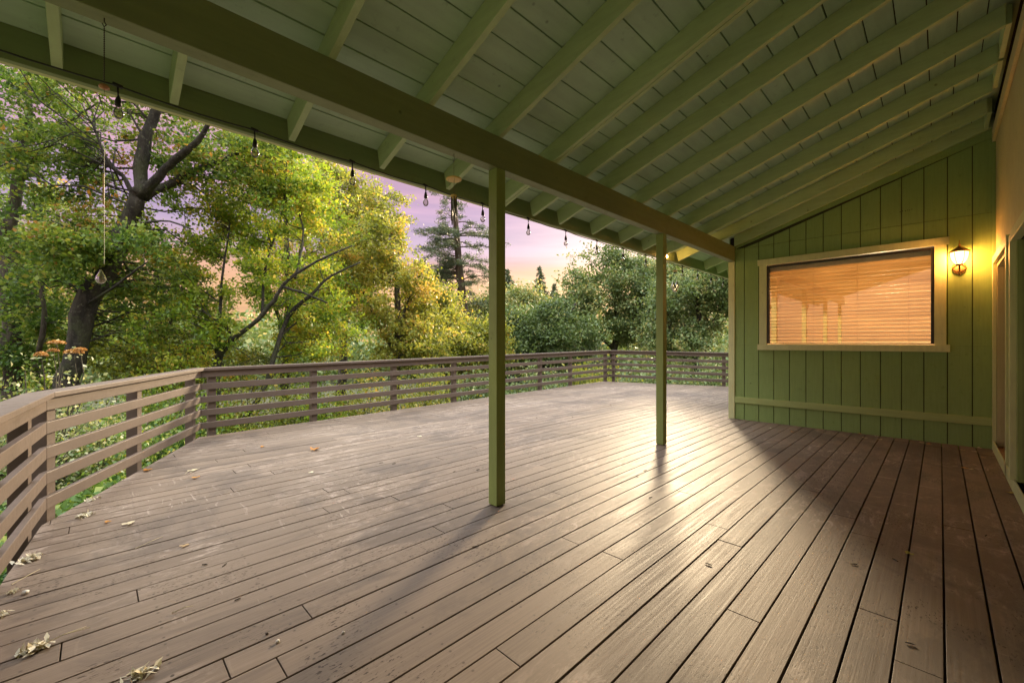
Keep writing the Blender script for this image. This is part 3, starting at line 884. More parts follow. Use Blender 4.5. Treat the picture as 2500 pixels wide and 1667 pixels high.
q = at(1652, 690, 0) * 0
def ony(px, py, Y):
    r = FW + RT*(px-CX)/FX + np.array([0, 0, 1.0])*(HY-py)/FX
    return np.array([0, 0, CAMZ]) + r*Y/r[1]
p3 = ony(1648, 690, 2.39)
c3 = empty('wind_chime', (float(p3[0]), 2.39, 2.56), 'glass drop chime hanging from the beam between the far post and the house', 'wind chime')
X3 = float(p3[0])
m = MB(); m.tube([(X3, 2.39, 2.56), (X3, 2.39, 2.16)], 0.0012, 5)
for dx in (-0.055, -0.01, 0.05): m.tube([(X3, 2.39, 2.20), (X3+dx, 2.39, 2.04)], 0.0009, 4)
m.build('strings', M_STRING, c3)
m = MB(); m.lathe([(0.03, 0), (0.034, 0.004), (0.030, 0.010)], (X3, 2.39, 2.155), 16); m.build('disc', M_WOODDISC, c3)
for dx, dz in ((-0.055, -0.02), (-0.01, -0.05), (0.05, 0.0)):
    m = MB(); m.lathe([(0.003, 0), (0.022, 0.008), (0.030, 0.028), (0.024, 0.05), (0.010, 0.085), (0.002, 0.11)], (X3+dx, 2.39, 1.935+dz), 10)
    m.build('glass_drop', M_CRYSTAL, c3)

# ------------------------------------------------------------------ vegetation
def leaf_mesh(name, P, L, W, tint, mat, rng, parent=None, upbias=0.5, droop=0.0):
    """P (n,3) leaf centres -> one mesh of folded lozenge leaves"""
    n = len(P)
    U = rng.normal(size=(n, 3)); U[:, 2] -= droop
    U /= np.linalg.norm(U, axis=1, keepdims=True)
    Nn = rng.normal(size=(n, 3)); Nn[:, 2] += upbias
    V = np.cross(Nn, U); V /= (np.linalg.norm(V, axis=1, keepdims=True) + 1e-9)
    Wn = np.cross(U, V)
    l = (L * rng.uniform(0.45, 1.5, n))[:, None]; w = (W * rng.uniform(0.5, 1.4, n))[:, None]
    a = P - U*l*0.5; c = P + U*l*0.5
    b = P - U*l*0.08 + V*w*0.5 + Wn*w*0.18; d = P - U*l*0.08 - V*w*0.5 + Wn*w*0.18
    verts = np.stack([a, b, c, d], 1).reshape(-1, 3)
    me = bpy.data.meshes.new(name)
    me.vertices.add(n*4); me.vertices.foreach_set('co', verts.astype(np.float32).ravel())
    me.loops.add(n*4); me.loops.foreach_set('vertex_index', np.arange(n*4, dtype=np.int32))
    me.polygons.add(n); me.polygons.foreach_set('loop_start', np.arange(0, n*4, 4, dtype=np.int32))
    me.polygons.foreach_set('loop_total', np.full(n, 4, dtype=np.int32))
    me.materials.append(mat)
    me.update(calc_edges=True)
    at_ = me.attributes.new('tint', 'FLOAT', 'FACE'); at_.data.foreach_set('value', np.clip(tint, 0, 1).astype(np.float32))
    o = bpy.data.objects.new(name, me); COL.objects.link(o)
    if parent is not None:
        o.parent = parent
        o.matrix_parent_inverse = Matrix.Translation(-Vector(parent.location))
    return o

def tree(name, label, cat, limbs, blobs, nbr, ntw, nlf, L, W, lmat, bmat, seed, group=None, tw=0.35, brr=0.03, tint=(0.45, 0.2), ctint=0.18, upb=0.5, flat_=0.7, droop=0.0, thick=8):
    """limbs: list of [(point, radius)...]; blobs: (centre, radii, weight) that the crown fills"""
    rng = np.random.default_rng(seed)
    base = np.array(limbs[0][0][0], float)
    root = empty(name, tuple(base), label, cat, group)
    tr = MB(); samp = []
    for lm in limbs:
        P = np.array([p for p, r in lm], float); Rr = np.array([r for p, r in lm], float)
        m = max(3, len(P)*3)
        t = np.linspace(0, len(P)-1, m); i = np.minimum(t.astype(int), len(P)-2); f = (t-i)[:, None]
        # catmull-rom for natural bends
        p0 = P[np.maximum(i-1, 0)]; p1 = P[i]; p2 = P[i+1]; p3_ = P[np.minimum(i+2, len(P)-1)]
        Q = 0.5*((2*p1) + (-p0+p2)*f + (2*p0-5*p1+4*p2-p3_)*f*f + (-p0+3*p1-3*p2+p3_)*f**3)
        rr = Rr[i]*(1-f[:, 0]) + Rr[i+1]*f[:, 0]
        Q[1:-1] += rng.normal(size=Q[1:-1].shape) * (rr[1:-1]*0.16)[:, None]
        rr = rr * rng.uniform(0.9, 1.12, len(rr))
        tr.tube(Q.tolist(), rr.tolist(), thick)
        for q, r_ in zip(Q, rr): samp.append((q, r_))
    S = np.array([q for q, r_ in samp]); SR = np.array([r_ for q, r_ in samp])
    wts = np.array([b[2] for b in blobs], float); wts /= wts.sum()
    C = []; T = []
    for k in range(nbr):
        bi = rng.choice(len(blobs), p=wts); bc, brad, _ = blobs[bi]
        d = rng.normal(size=3); d /= np.linalg.norm(d)
        tgt = np.array(bc) + d * np.array(brad) * rng.uniform(0.25, 1.0) ** 0.5
        dd = np.linalg.norm(S - tgt, axis=1) + np.maximum(0, S[:, 2]-tgt[2])*0.6 + rng.uniform(0, 1.2, len(S))
        j = int(np.argmin(dd)); st = S[j]
        Lb = np.linalg.norm(tgt-st)
        side = rng.normal(size=3) * Lb * 0.10
        pts = []
        for q in range(6):
            t = q/5.0
            p = st*(1-t) + tgt*t + side*math.sin(math.pi*t) + np.array([0, 0, 0.10*Lb*math.sin(math.pi*t)])
            if 0 < q < 5: p = p + rng.normal(size=3)*Lb*0.045
            pts.append(p)
        r0 = min(SR[j]*0.6, brr*(0.5+0.25*Lb))
        tr.tube(pts, [r0*(1-0.85*q/5) for q in range(6)], 5, cap=False)
        ct = rng.normal()*ctint
        for q in range(ntw):
            t = 1 - rng.uniform(0, 0.62)**1.3
            i = min(int(t*5), 4); f = t*5-i
            p = pts[i]*(1-f)+pts[i+1]*f
            off = rng.normal(size=3)*tw*np.array([1, 1, flat_])
            e = p + off; e[2] -= droop*tw*0.6
            tr.tube([p, (p+e)/2+rng.normal(size=3)*0.05*tw, e], [r0*0.20, r0*0.14, r0*0.05], 3, cap=False)
            nl = nlf
            s = rng.uniform(0, 1.15, (nl, 1))
            C.append(p + (e-p)*s + rng.normal(size=(nl, 3))*tw*0.36*np.array([1, 1, flat_]))
            T.append(np.full(nl, tint[0]+ct+rng.normal()*0.08))
    tr.build('trunk', bmat, root, smooth=True)
    P = np.concatenate(C); Tn = np.concatenate(T) + rng.normal(size=len(P))*tint[1]
    leaf_mesh('crown', P, L, W, Tn, lmat, rng, root, upbias=upb, droop=droop*0.5)
    return root

def limb(*a):
    """(px,py,depth,width_px)"""
    return [(at(px, py, d), w/2*d/FX/math.sqrt(1+((px-CX)/FX)**2)) for px, py, d, w in a]
def blob(px, py, d, rx_, ry_, rd, w=1.0):
    """survey centre and half sizes; sizes in survey px, depth half size in metres"""
    return (at(px, py, d), (rx_*d/FX*0.8 + rd*0.2, rx_*d/FX*0.4+rd*0.6, ry_*d/FX), w)

# big leaning maple at the left
tree('maple_tree', 'big dark leaning maple trunk forking into thick limbs behind the left of the railing', 'tree',
     [limb((150, 1120, 8.6, 84), (166, 960, 8.6, 72), (192, 820, 8.6, 64), (232, 710, 8.7, 62), (276, 630, 8.8, 52), (302, 560, 8.9, 46), (330, 495, 8.9, 46), (338, 470, 8.9, 40)),
      limb((338, 475, 8.9, 46), (346, 400, 9.0, 36), (362, 320, 9.0, 30), (392, 240, 9.1, 22), (400, 100, 9.2, 12)),
      limb((345, 478, 8.9, 34), (395, 425, 8.8, 26), (440, 380, 8.7, 22), (490, 335, 8.6, 15), (540, 240, 8.5, 8)),
      limb((350, 482, 8.9, 32), (415, 450, 9.3, 24), (480, 415, 9.6, 20), (560, 385, 9.9, 12), (640, 340, 10.2, 7)),
      limb((325, 480, 8.9, 16), (300, 430, 8.8, 11), (265, 400, 8.6, 9), (225, 300, 8.4, 6)),
      limb((255, 660, 8.75, 14), (320, 560, 8.4, 9), (400, 540, 8.0, 6), (470, 560, 7.7, 4)),
      limb((200, 750, 8.6, 12), (280, 700, 8.2, 8), (330, 660, 8.0, 6), (360, 640, 8.0, 4))],
     [blob(330, 230, 10.2, 330, 140, 1.2, 1.5), blob(560, 430, 10.4, 200, 140, 1.0, 1.2), blob(120, 430, 9.2, 150, 100, 1.2, 0.9), blob(60, 560, 8.6, 110, 90, 1.0, 0.6),
      blob(420, 700, 10.4, 130, 160, 0.9, 0.8), blob(330, 20, 9.0, 420, 120, 2.5, 0.7), blob(330, 560, 8.4, 60, 40, 0.3, 0.12), blob(150, 620, 8.0, 70, 50, 0.4, 0.25)],
     210, 7, 30, 0.085, 0.062, LM_MAPLE, M_BARK, 11, tw=0.27, brr=0.020)
# second trunk at the very left edge
tree('maple_tree', 'upright mottled trunk at the far left edge with bare crooked branches against the sky', 'tree',
     [limb((30, 1150, 10.5, 60), (30, 950, 10.5, 54), (26, 780, 10.5, 50), (22, 650, 10.5, 48), (28, 520, 10.5, 40), (50, 400, 10.5, 26), (70, 280, 10.4, 18), (60, 150, 10.4, 10)),
      limb((40, 450, 10.5, 22), (110, 370, 10.2, 14), (170, 300, 10.0, 9), (240, 250, 9.8, 5)),
      limb((22, 600, 10.5, 26), (-80, 470, 10.6, 18), (-150, 330, 10.7, 9)),
      limb((95, 860, 9.8, 16), (108, 780, 9.8, 14), (100, 700, 9.8, 12), (86, 650, 9.8, 9), (80, 600, 9.8, 6))],
     [blob(40, 250, 10.4, 190, 110, 1.6, 1.2), blob(-60, 480, 10.4, 140, 160, 1.5, 1.0), blob(120, 700, 10.4, 110, 120, 1.0, 0.7), blob(60, 820, 10.5, 120, 100, 1.0, 0.7)],
     90, 7, 32, 0.085, 0.064, LM_MAPLE, M_BARK2, 12, tw=0.28, brr=0.022, tint=(0.35, 0.2))
# small forked tree behind the dark railing
tree('young_tree', 'small dark forked tree rising behind the left end of the dark railing', 'tree',
     [limb((500, 1250, 10.0, 34), (520, 1090, 10.0, 30), (522, 960, 10.0, 26), (528, 890, 10.0, 24), (552, 838, 10.0, 18)),
      limb((552, 840, 10.0, 15), (620, 788, 10.0, 12), (668, 735, 10.0, 11), (692, 695, 10.0, 9), (760, 645, 10.1, 7), (860, 600, 10.3, 4)),
      limb((560, 835, 10.0, 9), (558, 805, 10.0, 8), (510, 770, 9.9, 6), (478, 742, 9.8, 4)),
      limb((690, 700, 10.0, 8), (740, 715, 10.1, 6), (800, 740, 10.3, 4)),
      limb((560, 1060, 10.2, 16), (640, 960, 10.4, 13), (700, 780, 10.8, 12), (760, 720, 10.9, 9), (800, 680, 11, 6), (880, 640, 11.2, 4)),
      limb((528, 900, 10.0, 14), (535, 800, 10.1, 10), (540, 700, 10.1, 7), (560, 560, 10.2, 4)),
      limb((640, 770, 10.2, 9), (650, 640, 10.5, 7), (690, 520, 10.7, 6), (700, 400, 10.8, 4)),
      limb((720, 680, 10.1, 7), (740, 560, 10.6, 5), (700, 450, 10.8, 3))],
     [blob(650, 560, 10.8, 170, 170, 1.2, 1.3), blob(520, 650, 10.5, 120, 160, 1.0, 1.0), blob(760, 800, 11.5, 140, 100, 1.0, 0.7), blob(420, 830, 9.5, 150, 110, 0.9, 0.8),
      blob(700, 420, 10.8, 110, 80, 1.0, 0.8)],
     120, 7, 34, 0.075, 0.055, LM_BRIGHT, M_BARK, 13, tw=0.24, brr=0.018, tint=(0.58, 0.22))

# yellow green trees beyond the railing
YT = [('tall feathery tree with green and yellow leaves above the middle of the dark railing', 690, 900, 14, (blob(700, 560, 14, 190, 190, 2, 1.2), blob(760, 760, 14, 170, 150, 2, 1), blob(640, 420, 14, 120, 70, 1.5, .6)), LM_BRIGHT, 21, (0.62, .2)),
      ('bright yellow green tree leaning toward the pine', 960, 930, 17, (blob(960, 720, 17, 170, 110, 2, 1.2), blob(900, 600, 17, 120, 90, 2, .8), blob(1030, 820, 17, 150, 90, 2, 1)), LM_YELLOW, 22, (0.5, .2)),
      ('loose leaved tree whose top reaches the eave beside the small hanging bulbs', 830, 900, 20, (blob(820, 500, 20, 130, 110, 2.2, 1), blob(930, 500, 20, 80, 60, 2, .35), blob(850, 660, 20, 160, 120, 2.2, 1)), LM_YELLOW, 23, (0.35, .2)),
      ('low yellow tree at the foot of the tall pine', 1090, 950, 22, (blob(1090, 830, 22, 130, 90, 2.2, 1), blob(1180, 850, 22, 90, 70, 2, .8), blob(1050, 750, 22, 60, 60, 1.5, .5)), LM_YELLOW, 24, (0.4, .2)),
      ('dense olive tree filling the gap between the two leaning maples', 380, 1000, 13, (blob(380, 800, 13, 260, 150, 1.6, 1.3), blob(280, 640, 13, 200, 140, 1.6, 1.0), blob(520, 900, 13, 220, 110, 1.6, 1)), LM_YELLOW, 25, (0.25, .22)),
      ('shaded green tree behind the left edge trunk', 90, 1000, 14, (blob(60, 800, 14, 240, 170, 1.6, 1.2), blob(60, 560, 14, 180, 130, 1.6, .8)), LM_MAPLE, 26, (0.4, .22))]
for lab, px, py, d, bl, lm_, sd_, tn in YT:
    tp = HY - (max(b[0][2] + 0.45*b[1][2] for b in bl) - CAMZ)*FX/d      # where the leader ends inside the crown
    hh = py - tp
    tree('leafy_tree', lab, 'tree', [limb((px, py+140, d, 26), (px+6, py, d, 22), (px+14, py-hh*0.4, d, 17), (px+4, py-hh*0.75, d, 11), (px-6, tp, d, 5)),
                                  limb((px+10, py-hh*0.3, d, 13), (px+50, py-hh*0.6, d, 9), (px+80, py-hh*0.8, d, 5)),
                                  limb((px+10, py-hh*0.15, d, 13), (px-50, py-hh*0.45, d, 9), (px-90, py-hh*0.7, d, 5))],
         list(bl), int(125), 7, 32, 0.0062*d+0.012, 0.0044*d+0.009, lm_, M_BARK2, sd_, group=None, tw=0.018*d+0.08, brr=0.022, tint=tn)

# the tall pine
pine_pts = limb((1150, 1000, 34, 34), (1146, 870, 34, 27), (1132, 760, 34, 24), (1122, 660, 34, 19), (1114, 560, 34, 14), (1106, 470, 34, 10), (1100, 390, 34, 6), (1098, 330, 34, 3))
def conifer(name, label, pts, brs, lmat, seed, L, W, nlf, tw, group=None, droop=0.25, bark_=None):
    """brs: (px, py, depth, reach_px, drop_px) explicit branches, leaves in flat plates along them"""
    rng = np.random.default_rng(seed)
    root = empty(name, tuple(pts[0][0]), label, 'tree', group)
    tr = MB(); tr.tube([p for p, r in pts], [r for p, r in pts], 9)
    Z = np.array([p[2] for p, r in pts]); PX = np.array([p for p, r in pts])
    C = []; T = []
    for zc, az, ln, dz in brs:
        st = np.array([np.interp(zc, Z, PX[:, 0]), np.interp(zc, Z, PX[:, 1]), zc])
        dirv = np.array([math.cos(az), math.sin(az), 0])
        bp = []
        for q in range(6):
            t = q/5
            bp.append(st + dirv*ln*t + np.array([0, 0, dz*t*t + 0.06*ln*math.sin(math.pi*t)]) + (rng.normal(size=3)*0.03*ln if q else 0))
        tr.tube(bp, [max(0.012, 0.018*ln)*(1-0.8*q/5) for q in range(6)], 4, cap=False)
        k = max(2 if ln > 0.35 else 1, int(ln/tw*1.6))
        ct = rng.normal()*0.12
        for q in range(k):
            t = 1-rng.uniform(0, 0.72); i = min(int(t*5), 4); f = t*5-i
            p = bp[i]*(1-f)+bp[i+1]*f + rng.normal(size=3)*tw*0.45*np.array([1, 1, 0.45])
            C.append(p + rng.normal(size=(nlf, 3))*tw*0.42*np.array([1, 1, 0.5])); T.append(np.full(nlf, 0.45+ct+rng.normal()*0.1))
    tr.build('trunk', bark_ or M_PINEBARK, root, smooth=True)
    P = np.concatenate(C); Tn = np.concatenate(T)+rng.normal(size=len(P))*0.18
    leaf_mesh('crown', P, L, W, Tn, lmat, rng, root, upbias=0.3)
    return root
rng_ = np.random.default_rng(3)
def zat(py, d): return CAMZ + (HY-py)/FX*d
brs = []
for k in range(120):
    py = rng_.uniform(350, 800)
    ln = {0: 1.6, 1: 2.3, 2: 3.0, 3: 2.7, 4: 2.2}[min(4, int((py-350)/90))] * rng_.uniform(0.5, 1.45)
    if 430 < py < 540: ln *= 0.8
    if py < 560 and rng_.uniform() < 0.35: continue
    if py > 740 and rng_.uniform() < 0.6: continue
    brs.append((zat(py, 34), rng_.uniform(0, 2*math.pi), ln, rng_.uniform(-0.5, 0.35)))
# the thick plate of branches on the left side of the pine
lf = math.atan2(-RT[1], -RT[0])
for k in range(26):
    py = rng_.uniform(560, 700)
    brs.append((zat(py, 34), lf + rng_.uniform(-0.6, 0.6), rng_.uniform(1.8, 3.4), rng_.uniform(-0.3, 0.6)))
conifer('pine_tree', 'tall slim pine with sparse dark branches left of the near post', pine_pts, brs, LM_PINE, 31, 0.20, 0.045, 26, 0.34)

def spire(px, top, d, reach, seed, label, lmat=LM_PINE, group='small conifers on the skyline'):
    rng = np.random.default_rng(seed)
    z0, z1 = -6.5, zat(top, d)
    b = at(px, 836, d)
    pts = [(np.array([b[0], b[1], z0]), 0.3), (np.array([b[0], b[1], (z0+z1)/2]), 0.2), (np.array([b[0]+0.1, b[1], z1]), 0.03)]
    br = []
    for k in range(420):
        f = (k + rng.uniform(0, 1))/420
        br.append((z1-(z1-z0)*f*0.85-0.15, rng.uniform(0, 2*math.pi), (0.03+f*reach)*rng.uniform(0.5, 1.2), -0.15*(0.2+f*reach)))
    conifer('conifer', label, pts, br, lmat, seed, 0.26, 0.09, 12, 0.24, group)
spire(1317, 648, 55, 5.6, 41, 'thin pointed fir on the skyline between the two posts')
spire(1238, 655, 42, 4.6, 42, 'loose topped conifer just right of the near post')
spire(1352, 690, 62, 5.2, 43, 'short fir right of the thin pointed fir')
spire(1415, 690, 58, 5.0, 44, 'rounded fir top left of the dark oak')
spire(1195, 725, 60, 5.0, 45, 'low conifer partly hidden behind the near post')

# dark oaks on the right
OK = [('broad dark oak rising between the two posts', 1500, 900, 30, (blob(1500, 680, 30, 130, 85, 3, 1.2), blob(1420, 780, 30, 130, 60, 3, 1), blob(1570, 770, 30, 90, 80, 3, 1), blob(1530, 625, 30, 70, 45, 2, .45)), 51, (0.5, .2)),
      ('low dark round oak behind the railing right of the near post', 1330, 920, 26, (blob(1320, 800, 26, 120, 50, 3, 1), blob(1250, 850, 26, 90, 50, 2.5, .8), blob(1380, 850, 26, 90, 50, 2.5, .8)), 52, (0.4, .2)),
      ('green oak between the far post and the corner of the house', 1700, 900, 22, (blob(1700, 740, 22, 90, 80, 2.5, 1.1), blob(1780, 700, 22, 90, 80, 2.5, 1), blob(1650, 830, 22, 80, 40, 2, .7)), 53, (0.55, .2)),
      ('thin topped oak behind the far post', 1610, 880, 36, (blob(1620, 690, 36, 70, 60, 3, .9), blob(1640, 800, 36, 100, 60, 3, 1)), 54, (0.65, .2)),
      ('hazy green tree behind the near post', 1200, 900, 38, (blob(1200, 790, 38, 90, 60, 3, 1), blob(1260, 760, 38, 60, 50, 3, .7)), 55, (0.8, .15))]
for lab, px, py, d, bl, sd_, tn in OK:
    tree('oak_tree', lab, 'tree', [limb((px, py+110, d, 24), (px-4, py, d, 20), (px+8, py-90, d, 15), (px+2, py-170, d, 8)),
                                  limb((px+6, py-70, d, 12), (px+45, py-120, d, 9), (px+75, py-180, d, 5)),
                                  limb((px-2, py-50, d, 12), (px-60, py-100, d, 9), (px-90, py-130, d, 5))],
         list(bl), 150, 8, 34, 0.0060*d, 0.0042*d, LM_OAK, M_BARK, sd_, tw=0.020*d+0.05, brr=0.03, tint=tn, ctint=0.12)
# distant wood on the slope beyond, one mass
def far_wood():
    rng = np.random.default_rng(77)
    P = []
    for k in range(420):
        a = rng.uniform(-2.3, 3.2); 
        d = rng.uniform(60, 120)
        px = rng.uniform(-900, 3300); b = at(px, 836, d)
        top = zat(rng.uniform(715, 790), d); z0 = -10
        n = 300
        r = rng.uniform(2.5, 5)
        q = rng.normal(size=(n, 3)); q /= np.linalg.norm(q, axis=1, keepdims=True); q *= rng.uniform(0.5, 1, (n, 1))
        c = np.array([b[0], b[1], (top+z0)/2])
        P.append(c + q*np.array([r, r, (top-z0)/2]))
    P = np.concatenate(P)
    # keep outside the camera's own clearing
    o = leaf_mesh('distant_wood', P, 1.0, 0.75, rng.normal(size=len(P))*0.2+0.6, LM_OAK, rng)
    tag(o, kind='stuff')
far_wood()

# shrubs outside the railing
def shrub(label, px, d, zt, rx_, seed, lm_, L, n, tn=(0.5, .2), group=None, zb=None, name='shrub'):
    rng = np.random.default_rng(seed)
    b = at(px, 836, d); gz = float(hgt(np.array(b[0]), np.array(b[1])))
    root = empty(name, (float(b[0]), float(b[1]), gz), label, 'shrub', group)
    zb = gz if zb is None else zb
    st = MB(); C = []; T = []
    for k in range(46):
        dd = rng.normal(size=3); dd /= np.linalg.norm(dd); dd[2] = abs(dd[2])
        tip = np.array([b[0], b[1], gz]) + np.array([dd[0]*rx_, dd[1]*rx_, max(0.15, dd[2])*(zt-gz)]) * rng.uniform(0.6, 1.05)
        s0 = np.array([b[0], b[1], gz-0.1]) + rng.normal(size=3)*np.array([.15, .15, 0])
        md = (s0+tip)/2 + rng.normal(size=3)*0.12
        st.tube([s0, md, tip], [0.014, 0.009, 0.003], 4, cap=False)
        m_ = n//46
        t = rng.uniform(0.3, 1.05, (m_, 1))
        C.append(s0 + (tip-s0)*t + rng.normal(size=(m_, 3))*0.20); T.append(np.full(m_, tn[0]+rng.normal()*0.15))
    st.build('stems', M_BARK2, root)
    P = np.concatenate(C); Tn = np.concatenate(T)+rng.normal(size=len(P))*tn[1]
    leaf_mesh('foliage', P, L, L*0.7, Tn, lm_, rng, root, upbias=0.8)
    return root
SH = [('dark shrub behind the first rails of the pale railing', 180, 6.0, 0.35, 1.2, LM_IVY, .075),
      ('leafy shrub under the middle of the pale railing', 330, 7.4, 0.45, 1.3, LM_IVY, .08),
      ('bright shrub behind the railing corner where pale meets dark', 470, 9.0, 0.85, 1.4, LM_BRIGHT, .085),
      ('yellow green shrub behind the first dark railing bay', 600, 10.2, 0.7, 1.6, LM_YELLOW, .09),
      ('green shrub behind the second dark railing bay', 740, 11.2, 0.6, 1.7, LM_BRIGHT, .095),
      ('olive shrub behind the third dark railing bay', 880, 12.2, 0.75, 1.8, LM_YELLOW, .10),
      ('yellow shrub behind the railing left of the near post', 1030, 13.5, 0.8, 1.9, LM_YELLOW, .11),
      ('green shrub behind the railing right behind the near post', 1200, 14.5, 0.6, 2.0, LM_OAK, .12),
      ('dark shrub low behind the railing between the posts', 1330, 16.0, 0.7, 2.1, LM_OAK, .13),
      ('shrub with yellow leaves behind the far railing corner', 1450, 16.5, 0.5, 2.0, LM_YELLOW, .13),
      ('shrub low behind the far railing by the far post', 1580, 17.0, 0.6, 2.1, LM_OAK, .13),
      ('brown green shrub behind the railing beside the house corner', 1720, 17.5, 0.6, 2.1, LM_OAK, .13),
      ('tall green shrub left of the small forked tree', 380, 9.5, 1.25, 1.1, LM_BRIGHT, .085),
      ('dark shrub at the far left under the leaning maple', 60, 8.0, 1.0, 1.2, LM_IVY, .08)]
for i, (lab, px, d, zt, r_, lm_, L_) in enumerate(SH):
    shrub(lab, px, d, zt, r_, 200+i, lm_, L_*0.8, 6500)

# pale flowering shrub with orange flower heads at the left
fl = shrub('pale leaved flowering shrub with orange flower heads behind the pale railing', 120, 5.6, 1.12, 0.75, 300, LM_PALE, 0.055, 5200, (0.6, .25), name='flowering_shrub')
rng = np.random.default_rng(8)
for px, py, r_, fl_ in ((138, 838, 0.085, 0.4), (180, 862, 0.095, 0.5), (100, 868, 0.06, 0.8), (130, 858, 0.055, 0.6), (196, 855, 0.06, 0.5)):
    c = at(px, py, 5.45)
    q = rng.normal(size=(260, 3)); q /= np.linalg.norm(q, axis=1, keepdims=True); q[:, 2] = np.abs(q[:, 2])*fl_
    leaf_mesh('flower_head', c + q*r_, 0.022, 0.018, rng.uniform(0, 1, 260), LM_ORANGE, rng, fl, upbias=1.5)
    st = MB(); st.tube([c, c+np.array([0.03, 0.02, -0.3]), np.array([fl.location.x, fl.location.y, -0.6])], [0.004, 0.005, 0.008], 5); st.build('stem', M_BARK2, fl)

# ivy and leaf carpet on the ground just outside the deck
def carpet():
    rng = np.random.default_rng(90)
    n = 170000
    s = rng.uniform(0, 1, n)
    # positions along the outside of the railing, denser close to it
    pxx = rng.uniform(-150, 1850, n); d = 3.2 + rng.uniform(0, 1, n)**1.3 * 22
    X = FW[0]*d + RT[0]*(pxx-CX)/FX*d; Y = FW[1]*d + RT[1]*(pxx-CX)/FX*d
    inside = np.zeros(n, bool)
    poly = OUT
    sgn = np.ones(n, bool)
    for i in range(len(poly)):
        ax, ay = poly[i]; bx, by = poly[(i+1) % len(poly)]
        sgn &= ((bx-ax)*(Y-ay) - (by-ay)*(X-ax)) > -0.02
    keep = ~sgn & (Y > 2.5)
    X = X[keep]; Y = Y[keep]; n = len(X)
    mound = 0.10 + 0.28*np.maximum(0, np.sin(X*2.1+1)*np.cos(Y*1.7)) + 0.25*np.maximum(0, np.sin(X*0.9)*np.sin(Y*1.1+2))
    Z = hgt(X, Y) + rng.uniform(0, 1, n)*mound
    P = np.stack([X, Y, Z], 1)
    t = 0.45 + 0.25*np.sin(X*1.7)*np.cos(Y*2.3+1) + rng.normal(size=n)*0.2
    o = leaf_mesh('ground_cover', P, 0.095, 0.075, t, LM_IVY, rng, upbias=1.6)
    tag(o, kind='stuff')
carpet()

# ------------------------------------------------------------------ fallen leaves and litter on the deck
def deckpt(px, py):
    r = FW + RT*(px-CX)/FX + np.array([0, 0, 1.0])*(HY-py)/FX
    return np.array([0, 0, CAMZ]) + r*(-CAMZ)/r[2]
def leafshape(lobes, size, curl, rng, stem=0.6):
    """lobed leaf outline, curled, with a stem"""
    mb = MB()
    n = lobes*4
    pts = []
    for i in range(n):
        a = -math.pi*0.80 + 1.6*math.pi*i/(n-1)
        r = size*(0.42 + 0.58*abs(math.cos(a*lobes/2.3))**1.2) * (1-0.25*abs(a)/math.pi) * rng.uniform(0.85, 1.1)
        pts.append((r*math.cos(a), r*math.sin(a)))
    th = 0.0008
    def zf(x, y): return 0.004 + 0.16*curl*(x*x*0.7+y*y*1.4)/size + 0.10*size*math.sin(5*x/size)*math.cos(4*y/size)*0.5 + 0.05*size
    vs = [(0, 0, zf(0, 0)+th)] + [(x, y, zf(x, y)+th) for x, y in pts] + [(0, 0, zf(0, 0))] + [(x, y, zf(x, y)) for x, y in pts]
    m = n+1
    fs = [(0, i, i+1) for i in range(1, n)] + [(m, m+i+1, m+i) for i in range(1, n)] + [(i, m+i, m+i+1, i+1) for i in range(1, n)]
    mb.add(vs, fs)
    return mb
def fallen(px, py, size, mat, label, rot, lobes=5, curl=0.5, group=None, stem=0.0, name='fallen_leaf'):
    rng = random.Random(int(px*7+py))
    p = deckpt(px, py)
    root = empty(name, (float(p[0]), float(p[1]), 0.002), label, 'leaf', group)
    root.rotation_euler = (0, 0, rot)
    mb = leafshape(lobes, size, curl, rng)
    o = mb.build('blade', mat)
    o.parent = root
    at_ = o.data.attributes.new('tint', 'FLOAT', 'FACE'); tv = rng.uniform(0.1, 0.95)
    at_.data.foreach_set('value', [tv]*len(o.data.polygons))
    if stem > 0:
        s = MB(); s.tube([(-0.0, 0, 0.05*size+0.004), (-stem*0.4, 0.01, 0.012), (-stem, 0.0, 0.004)], 0.0013, 5)
        so = s.build('stalk', M_STRAW); so.parent = root
    return root
M_STRAW = flat('straw_stalk', (0.50, 0.42, 0.26), 0.7)
LM_OCHRE = leafmat('ochre_leaf', [(0, (0.34, 0.12, 0.02)), (1, (0.55, 0.26, 0.04))], 0.2)
fallen(766, 1100, 0.075, LM_OCHRE, 'crumpled orange brown leaf lying on the deck in front of the dark railing', 0.4, 5, 2.2, stem=0.05)
fallen(640, 1092, 0.038, LM_OCHRE, 'small orange leaf on the deck nearest the dark railing', 1.4, 3, 1.5)
fallen(478, 1168, 0.040, LM_OCHRE, 'small orange leaf on the deck right of the pale railing', 2.4, 3, 1.8)
fallen(355, 1150, 0.055, LM_OCHRE, 'brown leaf lying at the foot of the middle pale railing post', 0.2, 5, 1.0)
fallen(313, 1281, 0.045, LM_DRY, 'yellow leaf on the deck right of the cream flower husk', 0.8, 3, 1.0)
fallen(263, 1276, 0.028, LM_OCHRE, 'tiny ochre leaf between the cream husk and the yellow leaf', 1.9, 3, 1.2)
fallen(2218, 1354, 0.030, LM_YELLOW, 'small yellow leaf on the dark boards at the lower right', 0.4, 3, 1.6)
fallen(2472, 1206, 0.045, LM_YELLOW, 'yellow leaf against the threshold board at the right edge', 0.1, 5, 0.6)
fallen(760, 1155, 0.035, LM_DRY, 'pale curled leaf on the deck below the orange brown leaf', 0.9, 3, 1.2)
fallen(1025, 1067, 0.040, LM_DRY, 'pale curled leaf on the deck left of the near post', 0.3, 3, 1.4)
fallen(448, 1335, 0.030, LM_DRY, 'cream petal scrap on the deck beside the pale scuff line', 0.3, 3, 0.6)
